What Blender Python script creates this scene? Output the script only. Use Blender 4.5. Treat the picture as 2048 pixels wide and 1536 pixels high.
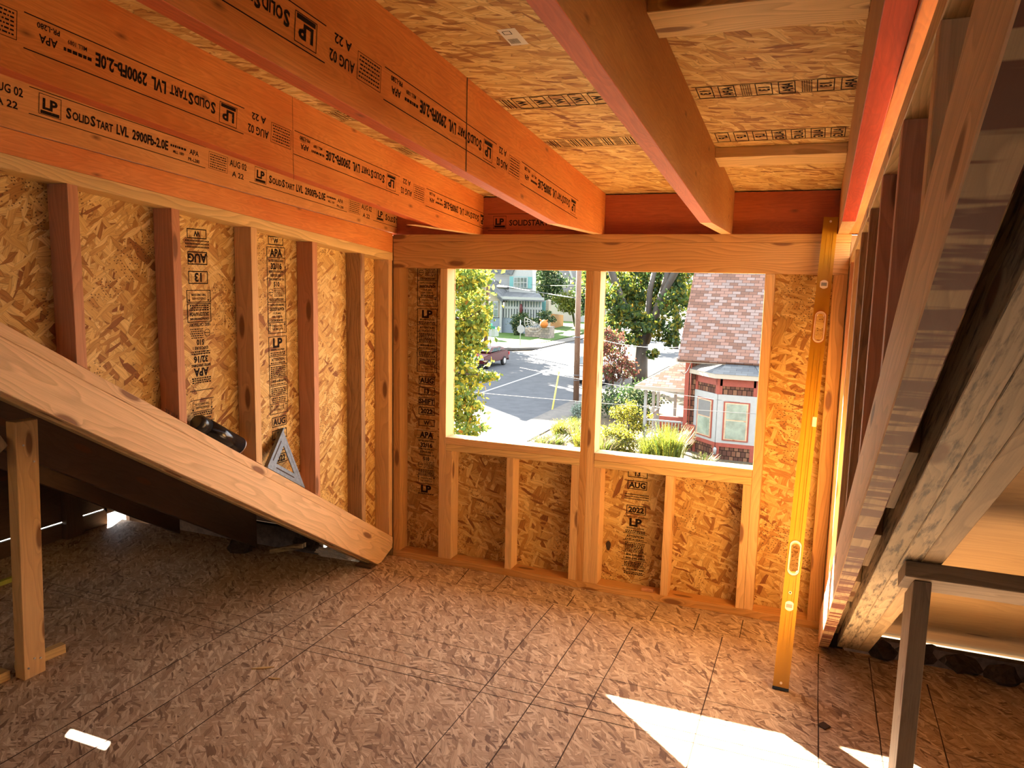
import bpy, bmesh, math, random
from mathutils import Vector, Matrix
random.seed(7)
S = bpy.context.scene
for o in list(bpy.data.objects): bpy.data.objects.remove(o)
COL = S.collection

# ---------------------------------------------------------------- camera
EYE = Vector((0, 0, 1.58)); FPX = 1528.876
CX = Vector((0.92834391, 0.37110222, 0.02146434))
CD = Vector((0.07010334, -0.11807798, -0.99052668))   # image-down
CF = Vector((-0.36505219, 0.92105414, -0.13563248))   # forward
cd = bpy.data.cameras.new('camera'); cam = bpy.data.objects.new('camera', cd); COL.objects.link(cam)
cd.sensor_width = 36; cd.lens = 36 * FPX / 2048; cd.clip_start = 0.02; cd.clip_end = 600
cam.matrix_world = Matrix(((CX.x, -CD.x, -CF.x, EYE.x), (CX.y, -CD.y, -CF.y, EYE.y), (CX.z, -CD.z, -CF.z, EYE.z), (0, 0, 0, 1)))
S.camera = cam
# ---------------------------------------------------------------- world, sun, exposure
W = bpy.data.worlds.new('sky'); S.world = W; W.use_nodes = True
wn = W.node_tree; wn.nodes.clear()
wo = wn.nodes.new('ShaderNodeOutputWorld'); wb = wn.nodes.new('ShaderNodeBackground')
wb.inputs[0].default_value = (0.88, 0.94, 1.0, 1); wb.inputs[1].default_value = 3.8
wn.links.new(wb.outputs[0], wo.inputs[0])
SUN_DIR = Vector((1.12, -1.0, -0.76)).normalized()
sd = bpy.data.lights.new('sun', 'SUN'); sd.energy = 95; sd.angle = 0.009; sd.color = (1.0, 0.88, 0.70)
so = bpy.data.objects.new('sun', sd); COL.objects.link(so)
so.rotation_euler = SUN_DIR.to_track_quat('-Z', 'Y').to_euler(); so.location = (-30, 30, 25)
S.view_settings.view_transform = 'Standard'; S.view_settings.look = 'None'
S.view_settings.exposure = 0.85; S.view_settings.gamma = 1; S.view_settings.use_curve_mapping = False
S.cycles.max_bounces = 10; S.cycles.diffuse_bounces = 8; S.cycles.transparent_max_bounces = 12
S.cycles.sample_clamp_indirect = 12

# ---------------------------------------------------------------- helpers
def ray(px, py): return CX * ((px - 1024) / FPX) + CD * ((py - 768) / FPX) + CF
def at(px, py, Y):
    d = ray(px, py); return EYE + d * (Y / d.y)
GZ = -4.7
def gnd(px, py, z=GZ):
    d = ray(px, py); return EYE + d * ((z - EYE.z) / d.z)

class NT:
    def __init__(s, name, rough=0.75, spec=0.25):
        s.m = bpy.data.materials.new(name); s.m.use_nodes = True; s.t = s.m.node_tree; s.t.nodes.clear()
        s.out = s.n('ShaderNodeOutputMaterial'); s.b = s.n('ShaderNodeBsdfPrincipled')
        s.b.inputs['Roughness'].default_value = rough; s.b.inputs['Specular IOR Level'].default_value = spec
        s.l(s.b.outputs[0], s.out.inputs[0])
    def n(s, k, **kw):
        q = s.t.nodes.new(k)
        for a, v in kw.items(): setattr(q, a, v)
        return q
    def l(s, a, b): s.t.links.new(a, b)
    def setin(s, q, i, v):
        if isinstance(v, bpy.types.NodeSocket): s.l(v, q.inputs[i])
        else: q.inputs[i].default_value = v
    def math(s, op, a, b=0.0, c=0.0):
        q = s.n('ShaderNodeMath', operation=op); s.setin(q, 0, a); s.setin(q, 1, b); s.setin(q, 2, c); return q.outputs[0]
    def mix(s, f, a, b, bt='MIX'):
        q = s.n('ShaderNodeMix', data_type='RGBA', blend_type=bt); s.setin(q, 0, f)
        for i, v in ((6, a), (7, b)):
            if isinstance(v, bpy.types.NodeSocket): s.l(v, q.inputs[i])
            else: q.inputs[i].default_value = (*v, 1) if len(v) == 3 else v
        return q.outputs[2]
    def ramp(s, f, stops, interp='LINEAR'):
        q = s.n('ShaderNodeValToRGB'); r = q.color_ramp; r.interpolation = interp
        while len(r.elements) < len(stops): r.elements.new(0.5)
        for e, (p, c) in zip(r.elements, stops):
            e.position = p; e.color = (*c, 1) if len(c) == 3 else (c[0], c[0], c[0], 1)
        s.l(f, q.inputs[0]); return q.outputs[0]
    def uv(s): return s.n('ShaderNodeUVMap', uv_map='UVMap').outputs[0]
    def mapp(s, v, sc=(1, 1, 1), rot=0, loc=(0, 0, 0)):
        q = s.n('ShaderNodeMapping'); s.l(v, q.inputs[0]); q.inputs['Scale'].default_value = sc
        q.inputs['Rotation'].default_value = (0, 0, rot); q.inputs['Location'].default_value = loc; return q.outputs[0]
    def noise(s, v, sc=5, det=3, rough=0.5, dim='2D'):
        q = s.n('ShaderNodeTexNoise', noise_dimensions=dim); s.l(v, q.inputs['Vector']); q.inputs['Scale'].default_value = sc
        q.inputs['Detail'].default_value = det; q.inputs['Roughness'].default_value = rough; return q.outputs[0]
    def vor(s, v, sc=1.0, feature='F1', rnd=1.0):
        q = s.n('ShaderNodeTexVoronoi', voronoi_dimensions='2D', feature=feature); s.l(v, q.inputs['Vector'])
        q.inputs['Scale'].default_value = sc; q.inputs['Randomness'].default_value = rnd; return q
    def rot_then_scale(s, v, ang, sx, sy, off=(0, 0)):
        a = s.mapp(v, rot=ang); return s.mapp(a, sc=(sx, sy, 1), loc=(off[0], off[1], 0))
    def sep(s, c):
        q = s.n('ShaderNodeSeparateColor'); s.l(c, q.inputs[0]); return q.outputs
    def bump(s, h, st=0.3, dist=0.002):
        q = s.n('ShaderNodeBump'); q.inputs['Strength'].default_value = st; q.inputs['Distance'].default_value = dist
        s.l(h, q.inputs['Height']); s.l(q.outputs[0], s.b.inputs['Normal'])

def flat(name, col, rough=0.7, metal=0.0, spec=0.25, var=0.12, vs=6):
    k = NT(name, rough, spec); k.b.inputs['Metallic'].default_value = metal
    if var > 0:
        f = k.noise(k.uv(), vs, 4, 0.6)
        c0 = tuple(v * (1 - var) for v in col); c1 = tuple(min(1, v * (1 + var)) for v in col)
        k.l(k.ramp(f, [(0.3, c0), (0.7, c1)]), k.b.inputs['Base Color'])
    else: k.b.inputs['Base Color'].default_value = (*col, 1)
    return k.m

def osb(name, pal, angs=(1.35, 0.35, 2.3, 1.0), L=11, Wd=56, dark=0.66, specks=True, rough=0.65, uni=1.0):
    k = NT(name, rough, 0.3); uv = k.uv()
    nz = k.n('ShaderNodeTexNoise', noise_dimensions='2D'); k.l(uv, nz.inputs['Vector']); nz.inputs['Scale'].default_value = 9
    q = k.n('ShaderNodeVectorMath', operation='MULTIPLY_ADD'); k.l(nz.outputs[1], q.inputs[0]); q.inputs[1].default_value = (0.025, 0.025, 0); k.l(uv, q.inputs[2])
    base = q.outputs[0]; col = None; hsum = None
    thr = (0, 0.45, 0.55, 0.66)
    for i, a in enumerate(angs):
        sL = L * (1, 1.15, 0.85, 1.4)[i]; sW = Wd * (1, 1.2, 0.8, 1.5)[i]
        v = k.rot_then_scale(base, a, sL, sW, (i * 3.7, i * 7.1))
        vo = k.vor(v); rgb = k.sep(vo.outputs['Color'])
        gr = k.noise(k.rot_then_scale(base, a, 12, 260), 1, 2, 0.6)
        c = k.ramp(rgb[0], pal)
        c = k.mix(k.ramp(gr, [(0.3, (0.0,)), (0.75, (0.45 * uni,))]), c, (0.20, 0.09, 0.03), 'MULTIPLY')
        ed = k.vor(v, feature='DISTANCE_TO_EDGE').outputs['Distance']
        e = k.ramp(ed, [(0.0, (dark,)), (0.07, (1.0,))])
        c = k.mix(1.0, c, e, 'MULTIPLY')
        if col is None: col = c; h = rgb[2]
        else:
            m = k.math('GREATER_THAN', rgb[1], thr[i]); col = k.mix(m, col, c)
            h = k.mix(m, h, rgb[2])
    if specks:
        vs = k.vor(k.mapp(uv, sc=(95, 70, 1)))
        d = k.math('LESS_THAN', vs.outputs['Distance'], 0.22); r = k.math('GREATER_THAN', k.sep(vs.outputs['Color'])[0], 0.55)
        patch = k.ramp(k.noise(uv, 3.3, 2), [(0.5, (0.0,)), (0.58, (0.85,))])
        col = k.mix(k.math('MULTIPLY', k.math('MULTIPLY', d, r), patch), col, (0.10, 0.045, 0.02))
    k.l(col, k.b.inputs['Base Color']); k.bump(h, 0.35, 0.002)
    return k.m

def lumber(name, lo, hi, knot=(0.16, 0.06, 0.025), grain=0.55, weather=0.0, stain=None, knots=0.6, rough=0.6, aniso=46):
    k = NT(name, rough, 0.3); uv = k.uv()
    warp = k.noise(k.mapp(uv, sc=(1.3, 7, 1)), 1.0, 2)
    kv = k.vor(k.mapp(uv, sc=(2.6, 9.0, 1)), 1.0, rnd=0.8)
    kd = kv.outputs['Distance']; kr = k.sep(kv.outputs['Color'])[0]
    on = k.math('GREATER_THAN', kr, knots)
    near = k.math('MULTIPLY', k.ramp(kd, [(0.0, (1.0,)), (0.32, (0.0,))], 'EASE'), on)
    sx = k.n('ShaderNodeSeparateXYZ'); k.l(uv, sx.inputs[0])
    vv = k.math('ADD', k.math('MULTIPLY', sx.outputs[1], aniso), k.math('MULTIPLY', warp, 9.0))
    vv = k.math('ADD', vv, k.math('MULTIPLY', near, 2.2))
    ring = k.math('FRACT', vv)
    ring = k.ramp(ring, [(0.0, (0.0,)), (0.65, (0.55,)), (0.9, (1.0,)), (1.0, (0.0,))])
    fine = k.noise(k.mapp(uv, sc=(6, 330, 1)), 1.0, 3, 0.65)
    tone = k.noise(k.mapp(uv, sc=(0.9, 3, 1)), 1.0, 2)
    base = k.ramp(tone, [(0.3, lo), (0.7, hi)])
    dk = tuple(c * 0.52 for c in lo)
    base = k.mix(k.math('MULTIPLY', ring, grain), base, dk)
    base = k.mix(k.ramp(fine, [(0.4, (0.0,)), (0.8, (0.35,))]), base, dk)
    base = k.mix(k.ramp(near, [(0.55, (0.0,)), (0.8, (0.85,))]), base, knot)
    if weather > 0:
        wv = k.noise(k.mapp(uv, sc=(7, 60, 1)), 1.0, 5, 0.7)
        base = k.mix(k.ramp(wv, [(0.50, (0.0,)), (0.66, (weather,))]), base, (0.07, 0.05, 0.035))
    if stain:
        st = k.noise(k.mapp(uv, sc=(11, 1.2, 1)), 1.0, 4, 0.7)
        base = k.mix(k.ramp(st, [(0.47, (0.0,)), (0.52, (0.92,))]), base, stain)
    k.l(base, k.b.inputs['Base Color']); k.bump(fine, 0.15, 0.001)
    return k.m

def lvl_mat(name, a, b):
    k = NT(name, 0.55, 0.35); uv = k.uv()
    t = k.noise(k.mapp(uv, sc=(2.2, 5, 1)), 1.0, 4, 0.6); g = k.noise(k.mapp(uv, sc=(5, 140, 1)), 1.0, 3, 0.7)
    c = k.ramp(t, [(0.3, a), (0.72, b)])
    wv = k.noise(k.mapp(uv, sc=(1.6, 11, 1)), 1.0, 2); rr = k.math('FRACT', k.math('MULTIPLY', wv, 22))
    c = k.mix(k.ramp(rr, [(0.0, (0.0,)), (0.8, (0.22,)), (1.0, (0.0,))]), c, tuple(v * 0.45 for v in a))
    c = k.mix(k.ramp(g, [(0.4, (0.0,)), (0.8, (0.4,))]), c, tuple(v * 0.5 for v in a))
    sp = k.vor(k.mapp(uv, sc=(4, 10, 1))); d = k.ramp(sp.outputs['Distance'], [(0.0, (0.8,)), (0.10, (0.0,))])
    on = k.math('GREATER_THAN', k.sep(sp.outputs['Color'])[0], 0.72)
    c = k.mix(k.math('MULTIPLY', d, on), c, (0.10, 0.03, 0.015))
    k.l(c, k.b.inputs['Base Color']); return k.m

PAL = [(0.0, (0.26, 0.10, 0.03)), (0.10, (0.44, 0.22, 0.06)), (0.35, (0.60, 0.37, 0.115)), (0.7, (0.71, 0.48, 0.17)), (1.0, (0.82, 0.61, 0.26))]
M = {}
M['osb'] = osb('osb_wall', PAL)
M['osb_far'] = osb('osb_far_wall', [(p, (c[0] * .95, c[1] * .92, c[2] * .85)) for p, c in PAL], angs=(1.1, 2.5, 0.3, 1.8))
M['osb_ceil'] = osb('osb_ceiling', PAL, angs=(0.12, -0.15, 1.1, 0.35), specks=False)
M['osb_floor'] = osb('osb_floor', [(0, (0.20, 0.115, 0.07)), (0.22, (0.43, 0.29, 0.185)), (0.7, (0.53, 0.385, 0.26)), (1, (0.70, 0.54, 0.38))], angs=(0.25, -0.5, 1.2, 0.7), L=15, Wd=78, dark=0.7, specks=False, uni=0.9)
M['stud'] = lumber('stud_lumber', (0.64, 0.38, 0.165), (0.74, 0.47, 0.22), grain=.35)
M['stud_red'] = lumber('stud_lumber_reddish', (0.50, 0.22, 0.11), (0.62, 0.31, 0.17), grain=.35)
M['stud_dark'] = lumber('stud_lumber_dull', (0.34, 0.19, 0.09), (0.46, 0.27, 0.13), weather=0.4)
M['plate'] = lumber('plate_lumber', (0.66, 0.43, 0.17), (0.78, 0.55, 0.25))
M['fir'] = lumber('rafter_fir', (0.70, 0.44, 0.23), (0.80, 0.54, 0.31), grain=0.45, knots=0.75, aniso=38)
M['header'] = lumber('header_fir', (0.54, 0.27, 0.09), (0.64, 0.35, 0.13), grain=0.6, aniso=60)
M['old'] = lumber('old_rafter_lumber', (0.46, 0.35, 0.20), (0.60, 0.47, 0.29), weather=0.95, knots=0.8)
M['old_smooth'] = lumber('old_rafter_smooth', (0.42, 0.29, 0.15), (0.52, 0.37, 0.20), weather=0.15)
M['old_stain'] = lumber('stained_rafter', (0.52, 0.34, 0.17), (0.64, 0.45, 0.24), stain=(0.13, 0.022, 0.014))
M['greyed'] = lumber('greyed_lumber', (0.30, 0.21, 0.14), (0.40, 0.29, 0.19), weather=0.25)
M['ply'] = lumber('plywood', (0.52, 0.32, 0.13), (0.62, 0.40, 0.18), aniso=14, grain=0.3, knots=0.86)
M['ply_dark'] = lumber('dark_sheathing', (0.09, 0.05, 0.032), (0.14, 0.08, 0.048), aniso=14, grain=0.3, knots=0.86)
M['lvl'] = lvl_mat('laminated_beam_orange', (0.64, 0.19, 0.045), (0.76, 0.30, 0.085))
M['lvl_red'] = lvl_mat('laminated_beam_edge_bounce', (0.58, 0.10, 0.025), (0.68, 0.15, 0.045))
M['lvl_tan'] = lvl_mat('laminated_beam_tan', (0.64, 0.27, 0.09), (0.74, 0.37, 0.14))
M['lvl_ply'] = lvl_mat('laminated_beam_brown', (0.46, 0.20, 0.065), (0.56, 0.28, 0.10))
M['lvl_dark'] = lvl_mat('laminated_beam_red', (0.36, 0.07, 0.018), (0.46, 0.11, 0.03))
def ink_mat(name, col, keep):
    k = NT(name, 0.8, 0.1); k.b.inputs['Base Color'].default_value = (*col, 1)
    f = k.noise(k.n('ShaderNodeTexCoord').outputs['Object'], 160, 3, 0.7, '3D')
    tr = k.n('ShaderNodeBsdfTransparent'); mx = k.n('ShaderNodeMixShader')
    k.l(k.ramp(f, [(keep - 0.05, (0.0,)), (keep + 0.05, (1.0,))]), mx.inputs[0]); k.l(k.b.outputs[0], mx.inputs[1]); k.l(tr.outputs[0], mx.inputs[2])
    k.l(mx.outputs[0], k.out.inputs[0]); return k.m
M['ink'] = ink_mat('black_ink', (0.018, 0.010, 0.008), 0.72)
M['ink_worn'] = ink_mat('worn_black_ink', (0.03, 0.02, 0.015), 0.54)
M['seam'] = flat('dark_floor_line', (0.055, 0.032, 0.022), 0.9, var=0)
M['metal'] = flat('nail_steel', (0.55, 0.55, 0.55), 0.35, 1.0, var=0)
M['black'] = flat('black_plastic', (0.015, 0.015, 0.017), 0.25, spec=0.5, var=0)
M['alu'] = flat('cast_aluminium', (0.17, 0.175, 0.18), 0.5, 0.5, var=0.2, vs=60)
M['yellow'] = flat('level_yellow', (0.40, 0.185, 0.008), 0.38, spec=0.4, var=0.05)
M['cream'] = flat('cream_paint', (0.80, 0.66, 0.46), 0.5, var=0)
M['redline'] = flat('red_paint', (0.45, 0.03, 0.015), 0.5, var=0)
M['vial'] = flat('vial_grey', (0.25, 0.24, 0.20), 0.2, spec=0.6, var=0)
M['paper'] = flat('paper_label', (0.70, 0.66, 0.58), 0.8, var=0.05)
M['plastic'] = flat('crumpled_white_plastic', (0.75, 0.72, 0.68), 0.5, var=0.15, vs=20)
M['debris'] = flat('dark_debris', (0.05, 0.035, 0.028), 0.95, var=0.4, vs=25)
M['green_paint'] = flat('green_yellow_paint', (0.40, 0.42, 0.08), 0.7, var=0.2)

ALONG = Vector((0, 1, 0))
def finish(name, bm, mat, parent=None, along=None, ofs=None, label=None, cat=None, group=None, kind=None, smooth=False):
    along = Vector(along) if along is not None else Vector((0, 0, 1))
    if ofs is None: ofs = (random.uniform(0, 40), random.uniform(0, 40))
    bm.normal_update(); ul = bm.loops.layers.uv.get('UVMap')
    if ul is None:
        ul = bm.loops.layers.uv.new('UVMap'); a0 = along.normalized()
        for f in bm.faces:
            n = f.normal; u = a0 - n * a0.dot(n)
            if u.length < 0.35:
                u = n.orthogonal()
                if abs(n.z) < 0.9: u = Vector((0, 0, 1)) - n * n.z
            u.normalize(); v = n.cross(u)
            for lp in f.loops: lp[ul].uv = (lp.vert.co.dot(u) + ofs[0], lp.vert.co.dot(v) + ofs[1])
    me = bpy.data.meshes.new(name); bm.to_mesh(me); bm.free()
    for m in (mat if isinstance(mat, (list, tuple)) else [mat]): me.materials.append(m)
    if smooth:
        for p in me.polygons: p.use_smooth = True
    o = bpy.data.objects.new(name, me); COL.objects.link(o)
    if parent is not None:
        o.parent = parent
        o.matrix_parent_inverse = parent.matrix_basis.inverted()
    return tag(o, label, cat, group, kind)
def tag(o, label=None, cat=None, group=None, kind=None):
    if label: o['label'] = label
    if cat: o['category'] = cat
    if group: o['group'] = group
    if kind: o['kind'] = kind
    return o
def empty(name, loc, label=None, cat=None, group=None, kind=None):
    o = bpy.data.objects.new(name, None); COL.objects.link(o); o.location = loc; o.empty_display_size = 0.1
    return tag(o, label, cat, group, kind)
def poly(bm, pts, mi=0):
    vs = [bm.verts.new(p) for p in pts]; f = bm.faces.new(vs); f.material_index = mi; return f
def prism(pts, vec, bev=0.0, bm=None, mi=0):
    own = bm is None
    if own: bm = bmesh.new()
    vec = Vector(vec); pts = [Vector(p) for p in pts]
    a = [bm.verts.new(p) for p in pts]; b = [bm.verts.new(p + vec) for p in pts]; n = len(a)
    fs = [bm.faces.new(a), bm.faces.new(b[::-1])]
    for i in range(n): fs.append(bm.faces.new([a[i], b[i], b[(i + 1) % n], a[(i + 1) % n]][::-1]))
    for f in fs: f.material_index = mi
    bmesh.ops.recalc_face_normals(bm, faces=fs)
    if bev > 0 and own: bmesh.ops.bevel(bm, geom=bm.edges[:], offset=bev, segments=1, affect='EDGES', clamp_overlap=True)
    return bm
def box(x0, x1, y0, y1, z0, z1, bev=0.0, bm=None, mi=0):
    return prism([(x0, y0, z0), (x1, y0, z0), (x1, y1, z0), (x0, y1, z0)], (0, 0, z1 - z0), bev, bm, mi)
def obox(c, ax, ay, az, bm=None, bev=0.0, mi=0):      # centre and three half-extent vectors
    c, ax, ay, az = Vector(c), Vector(ax), Vector(ay), Vector(az)
    return prism([c - ax - ay - az, c + ax - ay - az, c + ax + ay - az, c - ax + ay - az], az * 2, bev, bm, mi)
def yz(x0, x1, pts, bev=0.0015, bm=None, mi=0):        # side profile (y,z) extruded along x
    return prism([(x0, y, z) for y, z in pts], (x1 - x0, 0, 0), bev, bm, mi)
def tube(path, rad, n=10, bm=None, caps=True, mi=0):
    if bm is None: bm = bmesh.new()
    path = [Vector(p) for p in path]
    rads = rad if isinstance(rad, (list, tuple)) else [rad] * len(path); prev = None; up = None
    for i, p in enumerate(path):
        d = (path[min(i + 1, len(path) - 1)] - path[max(i - 1, 0)]).normalized()
        if up is None: up = d.orthogonal().normalized()
        up = (up - d * up.dot(d)).normalized(); w = d.cross(up)
        ring = [bm.verts.new(p + (up * math.cos(t) + w * math.sin(t)) * rads[i]) for t in [2 * math.pi * j / n for j in range(n)]]
        if prev:
            for j in range(n):
                f = bm.faces.new([prev[j], prev[(j + 1) % n], ring[(j + 1) % n], ring[j]]); f.smooth = True; f.material_index = mi
        elif caps: bm.faces.new(ring[::-1]).material_index = mi
        prev = ring
    if caps: bm.faces.new(prev).material_index = mi
    return bm

# printed marks ------------------------------------------------
GC = {}
def glyphs(s, bold=0.012):
    if (s, bold) in GC: return GC[(s, bold)]
    c = bpy.data.curves.new('t', 'FONT'); c.body = s; c.size = 1; c.resolution_u = 2; c.offset = bold; c.fill_mode = 'FRONT'
    o = bpy.data.objects.new('t', c); me = bpy.data.meshes.new_from_object(o)
    vs = [v.co.copy() for v in me.vertices]; fs = [tuple(p.vertices) for p in me.polygons]
    xs = [v.x for v in vs] or [0]; x0, x1 = min(xs), max(xs)
    bpy.data.objects.remove(o); bpy.data.curves.remove(c); bpy.data.meshes.remove(me)
    GC[(s, bold)] = (vs, fs, x0, x1); return GC[(s, bold)]
class Ink:
    """flat printing laid on a surface: local (u,v) -> o + u*U + v*V"""
    def __init__(s, o, U, V, N, lift=0.0006):
        s.bm = bmesh.new(); s.U, s.V = Vector(U), Vector(V); s.o = Vector(o) + Vector(N) * lift; s.clip = None
    def P(s, u, v): return s.o + s.U * u + s.V * v
    def text(s, t, u, v, h, w=None, bold=0.012, align='L'):      # h: cap height, w: fitted width
        vs, fs, x0, x1 = glyphs(t, bold); sy = h / 0.70; sx = sy if w is None else w / max(1e-6, x1 - x0)
        if align == 'C': u = u - (x1 - x0) * sx / 2
        nv = [s.bm.verts.new(s.P(u + (p.x - x0) * sx, v + p.y * sy)) for p in vs]
        for f in fs:
            try: s.bm.faces.new([nv[i] for i in f])
            except ValueError: pass
    def rect(s, u0, v0, u1, v1): poly(s.bm, [s.P(u0, v0), s.P(u1, v0), s.P(u1, v1), s.P(u0, v1)])
    def frame(s, u0, v0, u1, v1, t):
        s.rect(u0, v0, u1, v0 + t); s.rect(u0, v1 - t, u1, v1); s.rect(u0, v0, u0 + t, v1); s.rect(u1 - t, v0, u1, v1)
    def scribble(s, u0, v0, u1, rows, pitch, t):                # illegible fine print: short dashes
        for r in range(rows):
            u = u0
            while u < u1 - 0.003:
                w = min(random.uniform(0.003, 0.012), u1 - u)
                s.rect(u, v0 + r * pitch, u + w, v0 + r * pitch + t); u += w + 0.0025
    def done(s, name, parent, mat, label=None): return finish(name, s.bm, mat, parent, label=label)

# ---------------------------------------------------------------- key planes of the attic
D = 3.658; XL = -2.16; XR = 0.112
zc = lambda y: 2.372 - 0.1 * y                     # underside of ceiling sheathing
zb = lambda y: 2.103 - 0.1 * y
zb1 = lambda y: 2.117 - 0.095 * y                    # underside of roof rafters
zp = lambda y: 1.904 - 0.0906 * (y - 1.5)         # top of side wall plates
zs = lambda y: 1.975 - 0.0755 * (y - 1.5)         # top of ripped strip
zt = lambda y: 1.43 - 0.606 * (y - 1.484)         # top of sloped sole plates
SL = Vector((0, 1, -0.606)).normalized()
YB = -2.6                                          # back of what is built

# ================================================================ ROOM SHELL
fl = finish('floor', box(-4.10, 3.2, YB, 3.49, -0.02, 0), M['osb_floor'], along=(1, 0, 0), kind='structure')
prism([(-2.26, 3.49, -0.02), (.21, 3.49, -0.02), (.21, D + .1, -0.02), (-2.26, D + .1, -0.02)], (0, 0, 0.0199), bm=(b := bmesh.new()))
finish('floor_extension', b, M['osb_floor'], fl, along=(1, 0, 0))
def floor_line(a, b_, w):
    a = Vector((a[0], a[1], 0.0007)); b_ = Vector((b_[0], b_[1], 0.0007)); d = (b_ - a).normalized(); s = Vector((-d.y, d.x, 0)) * w / 2
    bm = bmesh.new(); n = max(2, int((b_ - a).length / 0.12)); prev = None
    for i in range(n + 1):
        p = a.lerp(b_, i / n) + s.normalized() * random.uniform(-.0012, .0012); k = random.uniform(.6, 1.1)
        cur = (bm.verts.new(p - s * k), bm.verts.new(p + s * k))
        if prev: bm.faces.new([prev[0], cur[0], cur[1], prev[1]])
        prev = cur
    finish('floor_seam_line', bm, M['seam'], fl, label='dark line across the floor sheets')
def fp(px, py): q = gnd(px, py, 0); return (q.x, q.y)
for p in [((1106, 1209), (857, 1508)), ((1186.6, 1226.5), (973, 1536)), ((1265, 1254), (1110, 1536)), ((1444.7, 1274.3), (1373, 1536)),
          ((1637, 1308), (1635.4, 1536)), ((1739, 1316), (1765.3, 1536)), ((1856, 1369), (1897, 1536)), ((750, 1139), (306, 1423)),
          ((678.5, 1134), (200, 1411)), ((818, 1153), (440, 1423))]:
    a, b_ = fp(*p[0]), fp(*p[1]); x = (a[0] + b_[0]) / 2; floor_line((x, max(a[1], b_[1])), (x, min(a[1], b_[1]) - 1.2), 0.005)
for px, py in [(985, 1183), (850, 1358), (1270, 1440)]:
    a = fp(px, py); floor_line((-3.6, a[1]), (2.6, a[1]), 0.0035)
for px, py in [(560, 1250), (1500, 1420)]:
    a = fp(px, py); floor_line((-3.2, a[1]), (2.6, a[1]), 0.0025)
for a, b_ in [((945, 1129), (912, 1169)), ((1013, 1153), (985, 1183)), ((1150, 1190), (1134, 1213)), ((1316, 1212), (1300, 1242)), ((1399, 1228), (1388, 1260)), ((1486, 1240), (1479, 1276))]:
    floor_line(fp(*a), fp(*b_), 0.005)

# ceiling sheathing (sloped) in three sheets wide strips
b = bmesh.new()
yz(XL - .09, .2013, [(YB, zc(YB)), (4.05, zc(4.05)), (4.05, zc(4.05) + .012), (YB, zc(YB) + .012)], 0, bm=b)
ce = finish('ceiling', b, M['osb_ceil'], along=(1, 0, 0), kind='structure')
CU, CV, CN = Vector((0, 1, -0.1)).normalized(), Vector((1, 0, 0)), Vector((0, -.1, -1)).normalized()

# ---- far wall
OY = D + .089
wf = finish('wall_far', box(XL - .10, -1.8305, OY, OY + .012, 0, 1.806), M['osb_far'], kind='structure')
for i, (x0, x1, z0, z1) in enumerate([(-1.8305, -1.0715, 0, .686), (-1.8305, -1.0715, 1.63, 1.806), (-1.0715, -.9965, 0, 1.806), (-.9965, -.2325, 0, .686), (-.9965, -.2325, 1.63, 1.806), (-.2325, .20, 0, 1.806)]):
    finish('sheathing_panel', box(x0, x1, OY, OY + .012, z0, z1), M['osb_far'], wf)
def top(name, bm, mat, label, cat, group=None, along=(0, 0, 1), **kw): return finish(name, bm, M[mat], along=along, label=label, cat=cat, group=group, **kw)
Y0, Y1 = D, D + .0885
top('bottom_plate', box(XL, XR - .001, Y0, Y1, 0, .0375, .0015), 'header', 'long wooden floor plate under the window wall studs', 'wall plate', along=(1, 0, 0))
top('top_plate', box(XL + .001, XR, Y0, Y1, 1.7685, 1.806, .0015), 'header', 'long wooden plate lying on top of the window header', 'wall plate', along=(1, 0, 0))
hd = top('window_header', box(XL + .001, XR - .001, Y0, Y1, 1.6295, 1.768, .002), 'header', 'wide knotty wooden header board above both window openings', 'header beam', along=(1, 0, 0))
FW = 'full height studs of the window wall'
for x0, x1, z1, mt, lab in [(-2.158, -2.115, 1.629, 'header', 'window wall stud in the left corner beside the stamped sheathing'),
        (-1.8715, -1.8305, 1.629, 'stud', 'stud forming the left jamb of the left window opening'),
        (-1.0715, -1.0345, 1.629, 'header', 'left one of the paired studs between the two window openings'),
        (-1.034, -.9965, 1.629, 'stud', 'right one of the paired studs between the two window openings'),
        (-.2325, -.191, 1.629, 'stud', 'stud forming the right jamb of the right window opening'),
        (.052, .1105, 1.629, 'header', 'wide orange lit corner stud behind the yellow level')]:
    top('wall_stud', box(x0, x1, Y0, Y1, .038, z1, .0015), mt, lab, 'stud', FW)
CG = 'short cripple studs under the windows'
for x0, x1, lab in [(-1.830, -1.793, 'short stud under the left end of the left window sill'), (-1.471, -1.433, 'short stud under the middle of the left window sill'),
        (-1.1135, -1.072, 'short stud under the right end of the left window sill'), (-.996, -.957, 'short stud under the left end of the right window sill'),
        (-.634, -.597, 'short stud under the middle of the right window sill'), (-.271, -.233, 'short bark-edged stud under the right end of the right window sill')]:
    top('cripple_stud', box(x0, x1, Y0, Y1, .038, .648, .0015), 'stud', lab, 'stud', CG)
for x0, x1, nm in [(-1.830, -1.072, 'left'), (-.996, -.233, 'right')]:
    top('window_sill_plate', box(x0, x1, Y0, Y1, .686, .7235, .002), 'stud', f'sunlit upper sill board of the {nm} window opening', 'window sill', 'doubled sill boards', along=(1, 0, 0))
    top('window_sill_plate', box(x0, x1, Y0, Y1, .6485, .6855, .002), 'plate', f'lower sill board directly beneath the {nm} window opening', 'window sill', 'doubled sill boards', along=(1, 0, 0))
# outer edge of sheathing left around openings reads as a thin rim
finish('corner_filler', box(XL - .10, XL - .0015, D + .0005, OY - .0005, 0, 1.80), M['stud_dark'], wf)  # hidden block added to stop sun leaking in at the left corner
finish('corner_filler', box(.1125, .20, D + .0005, OY - .0005, 0, 1.80), M['stud_dark'], wf)  # likewise added, closes the bright slit at the right corner
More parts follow.
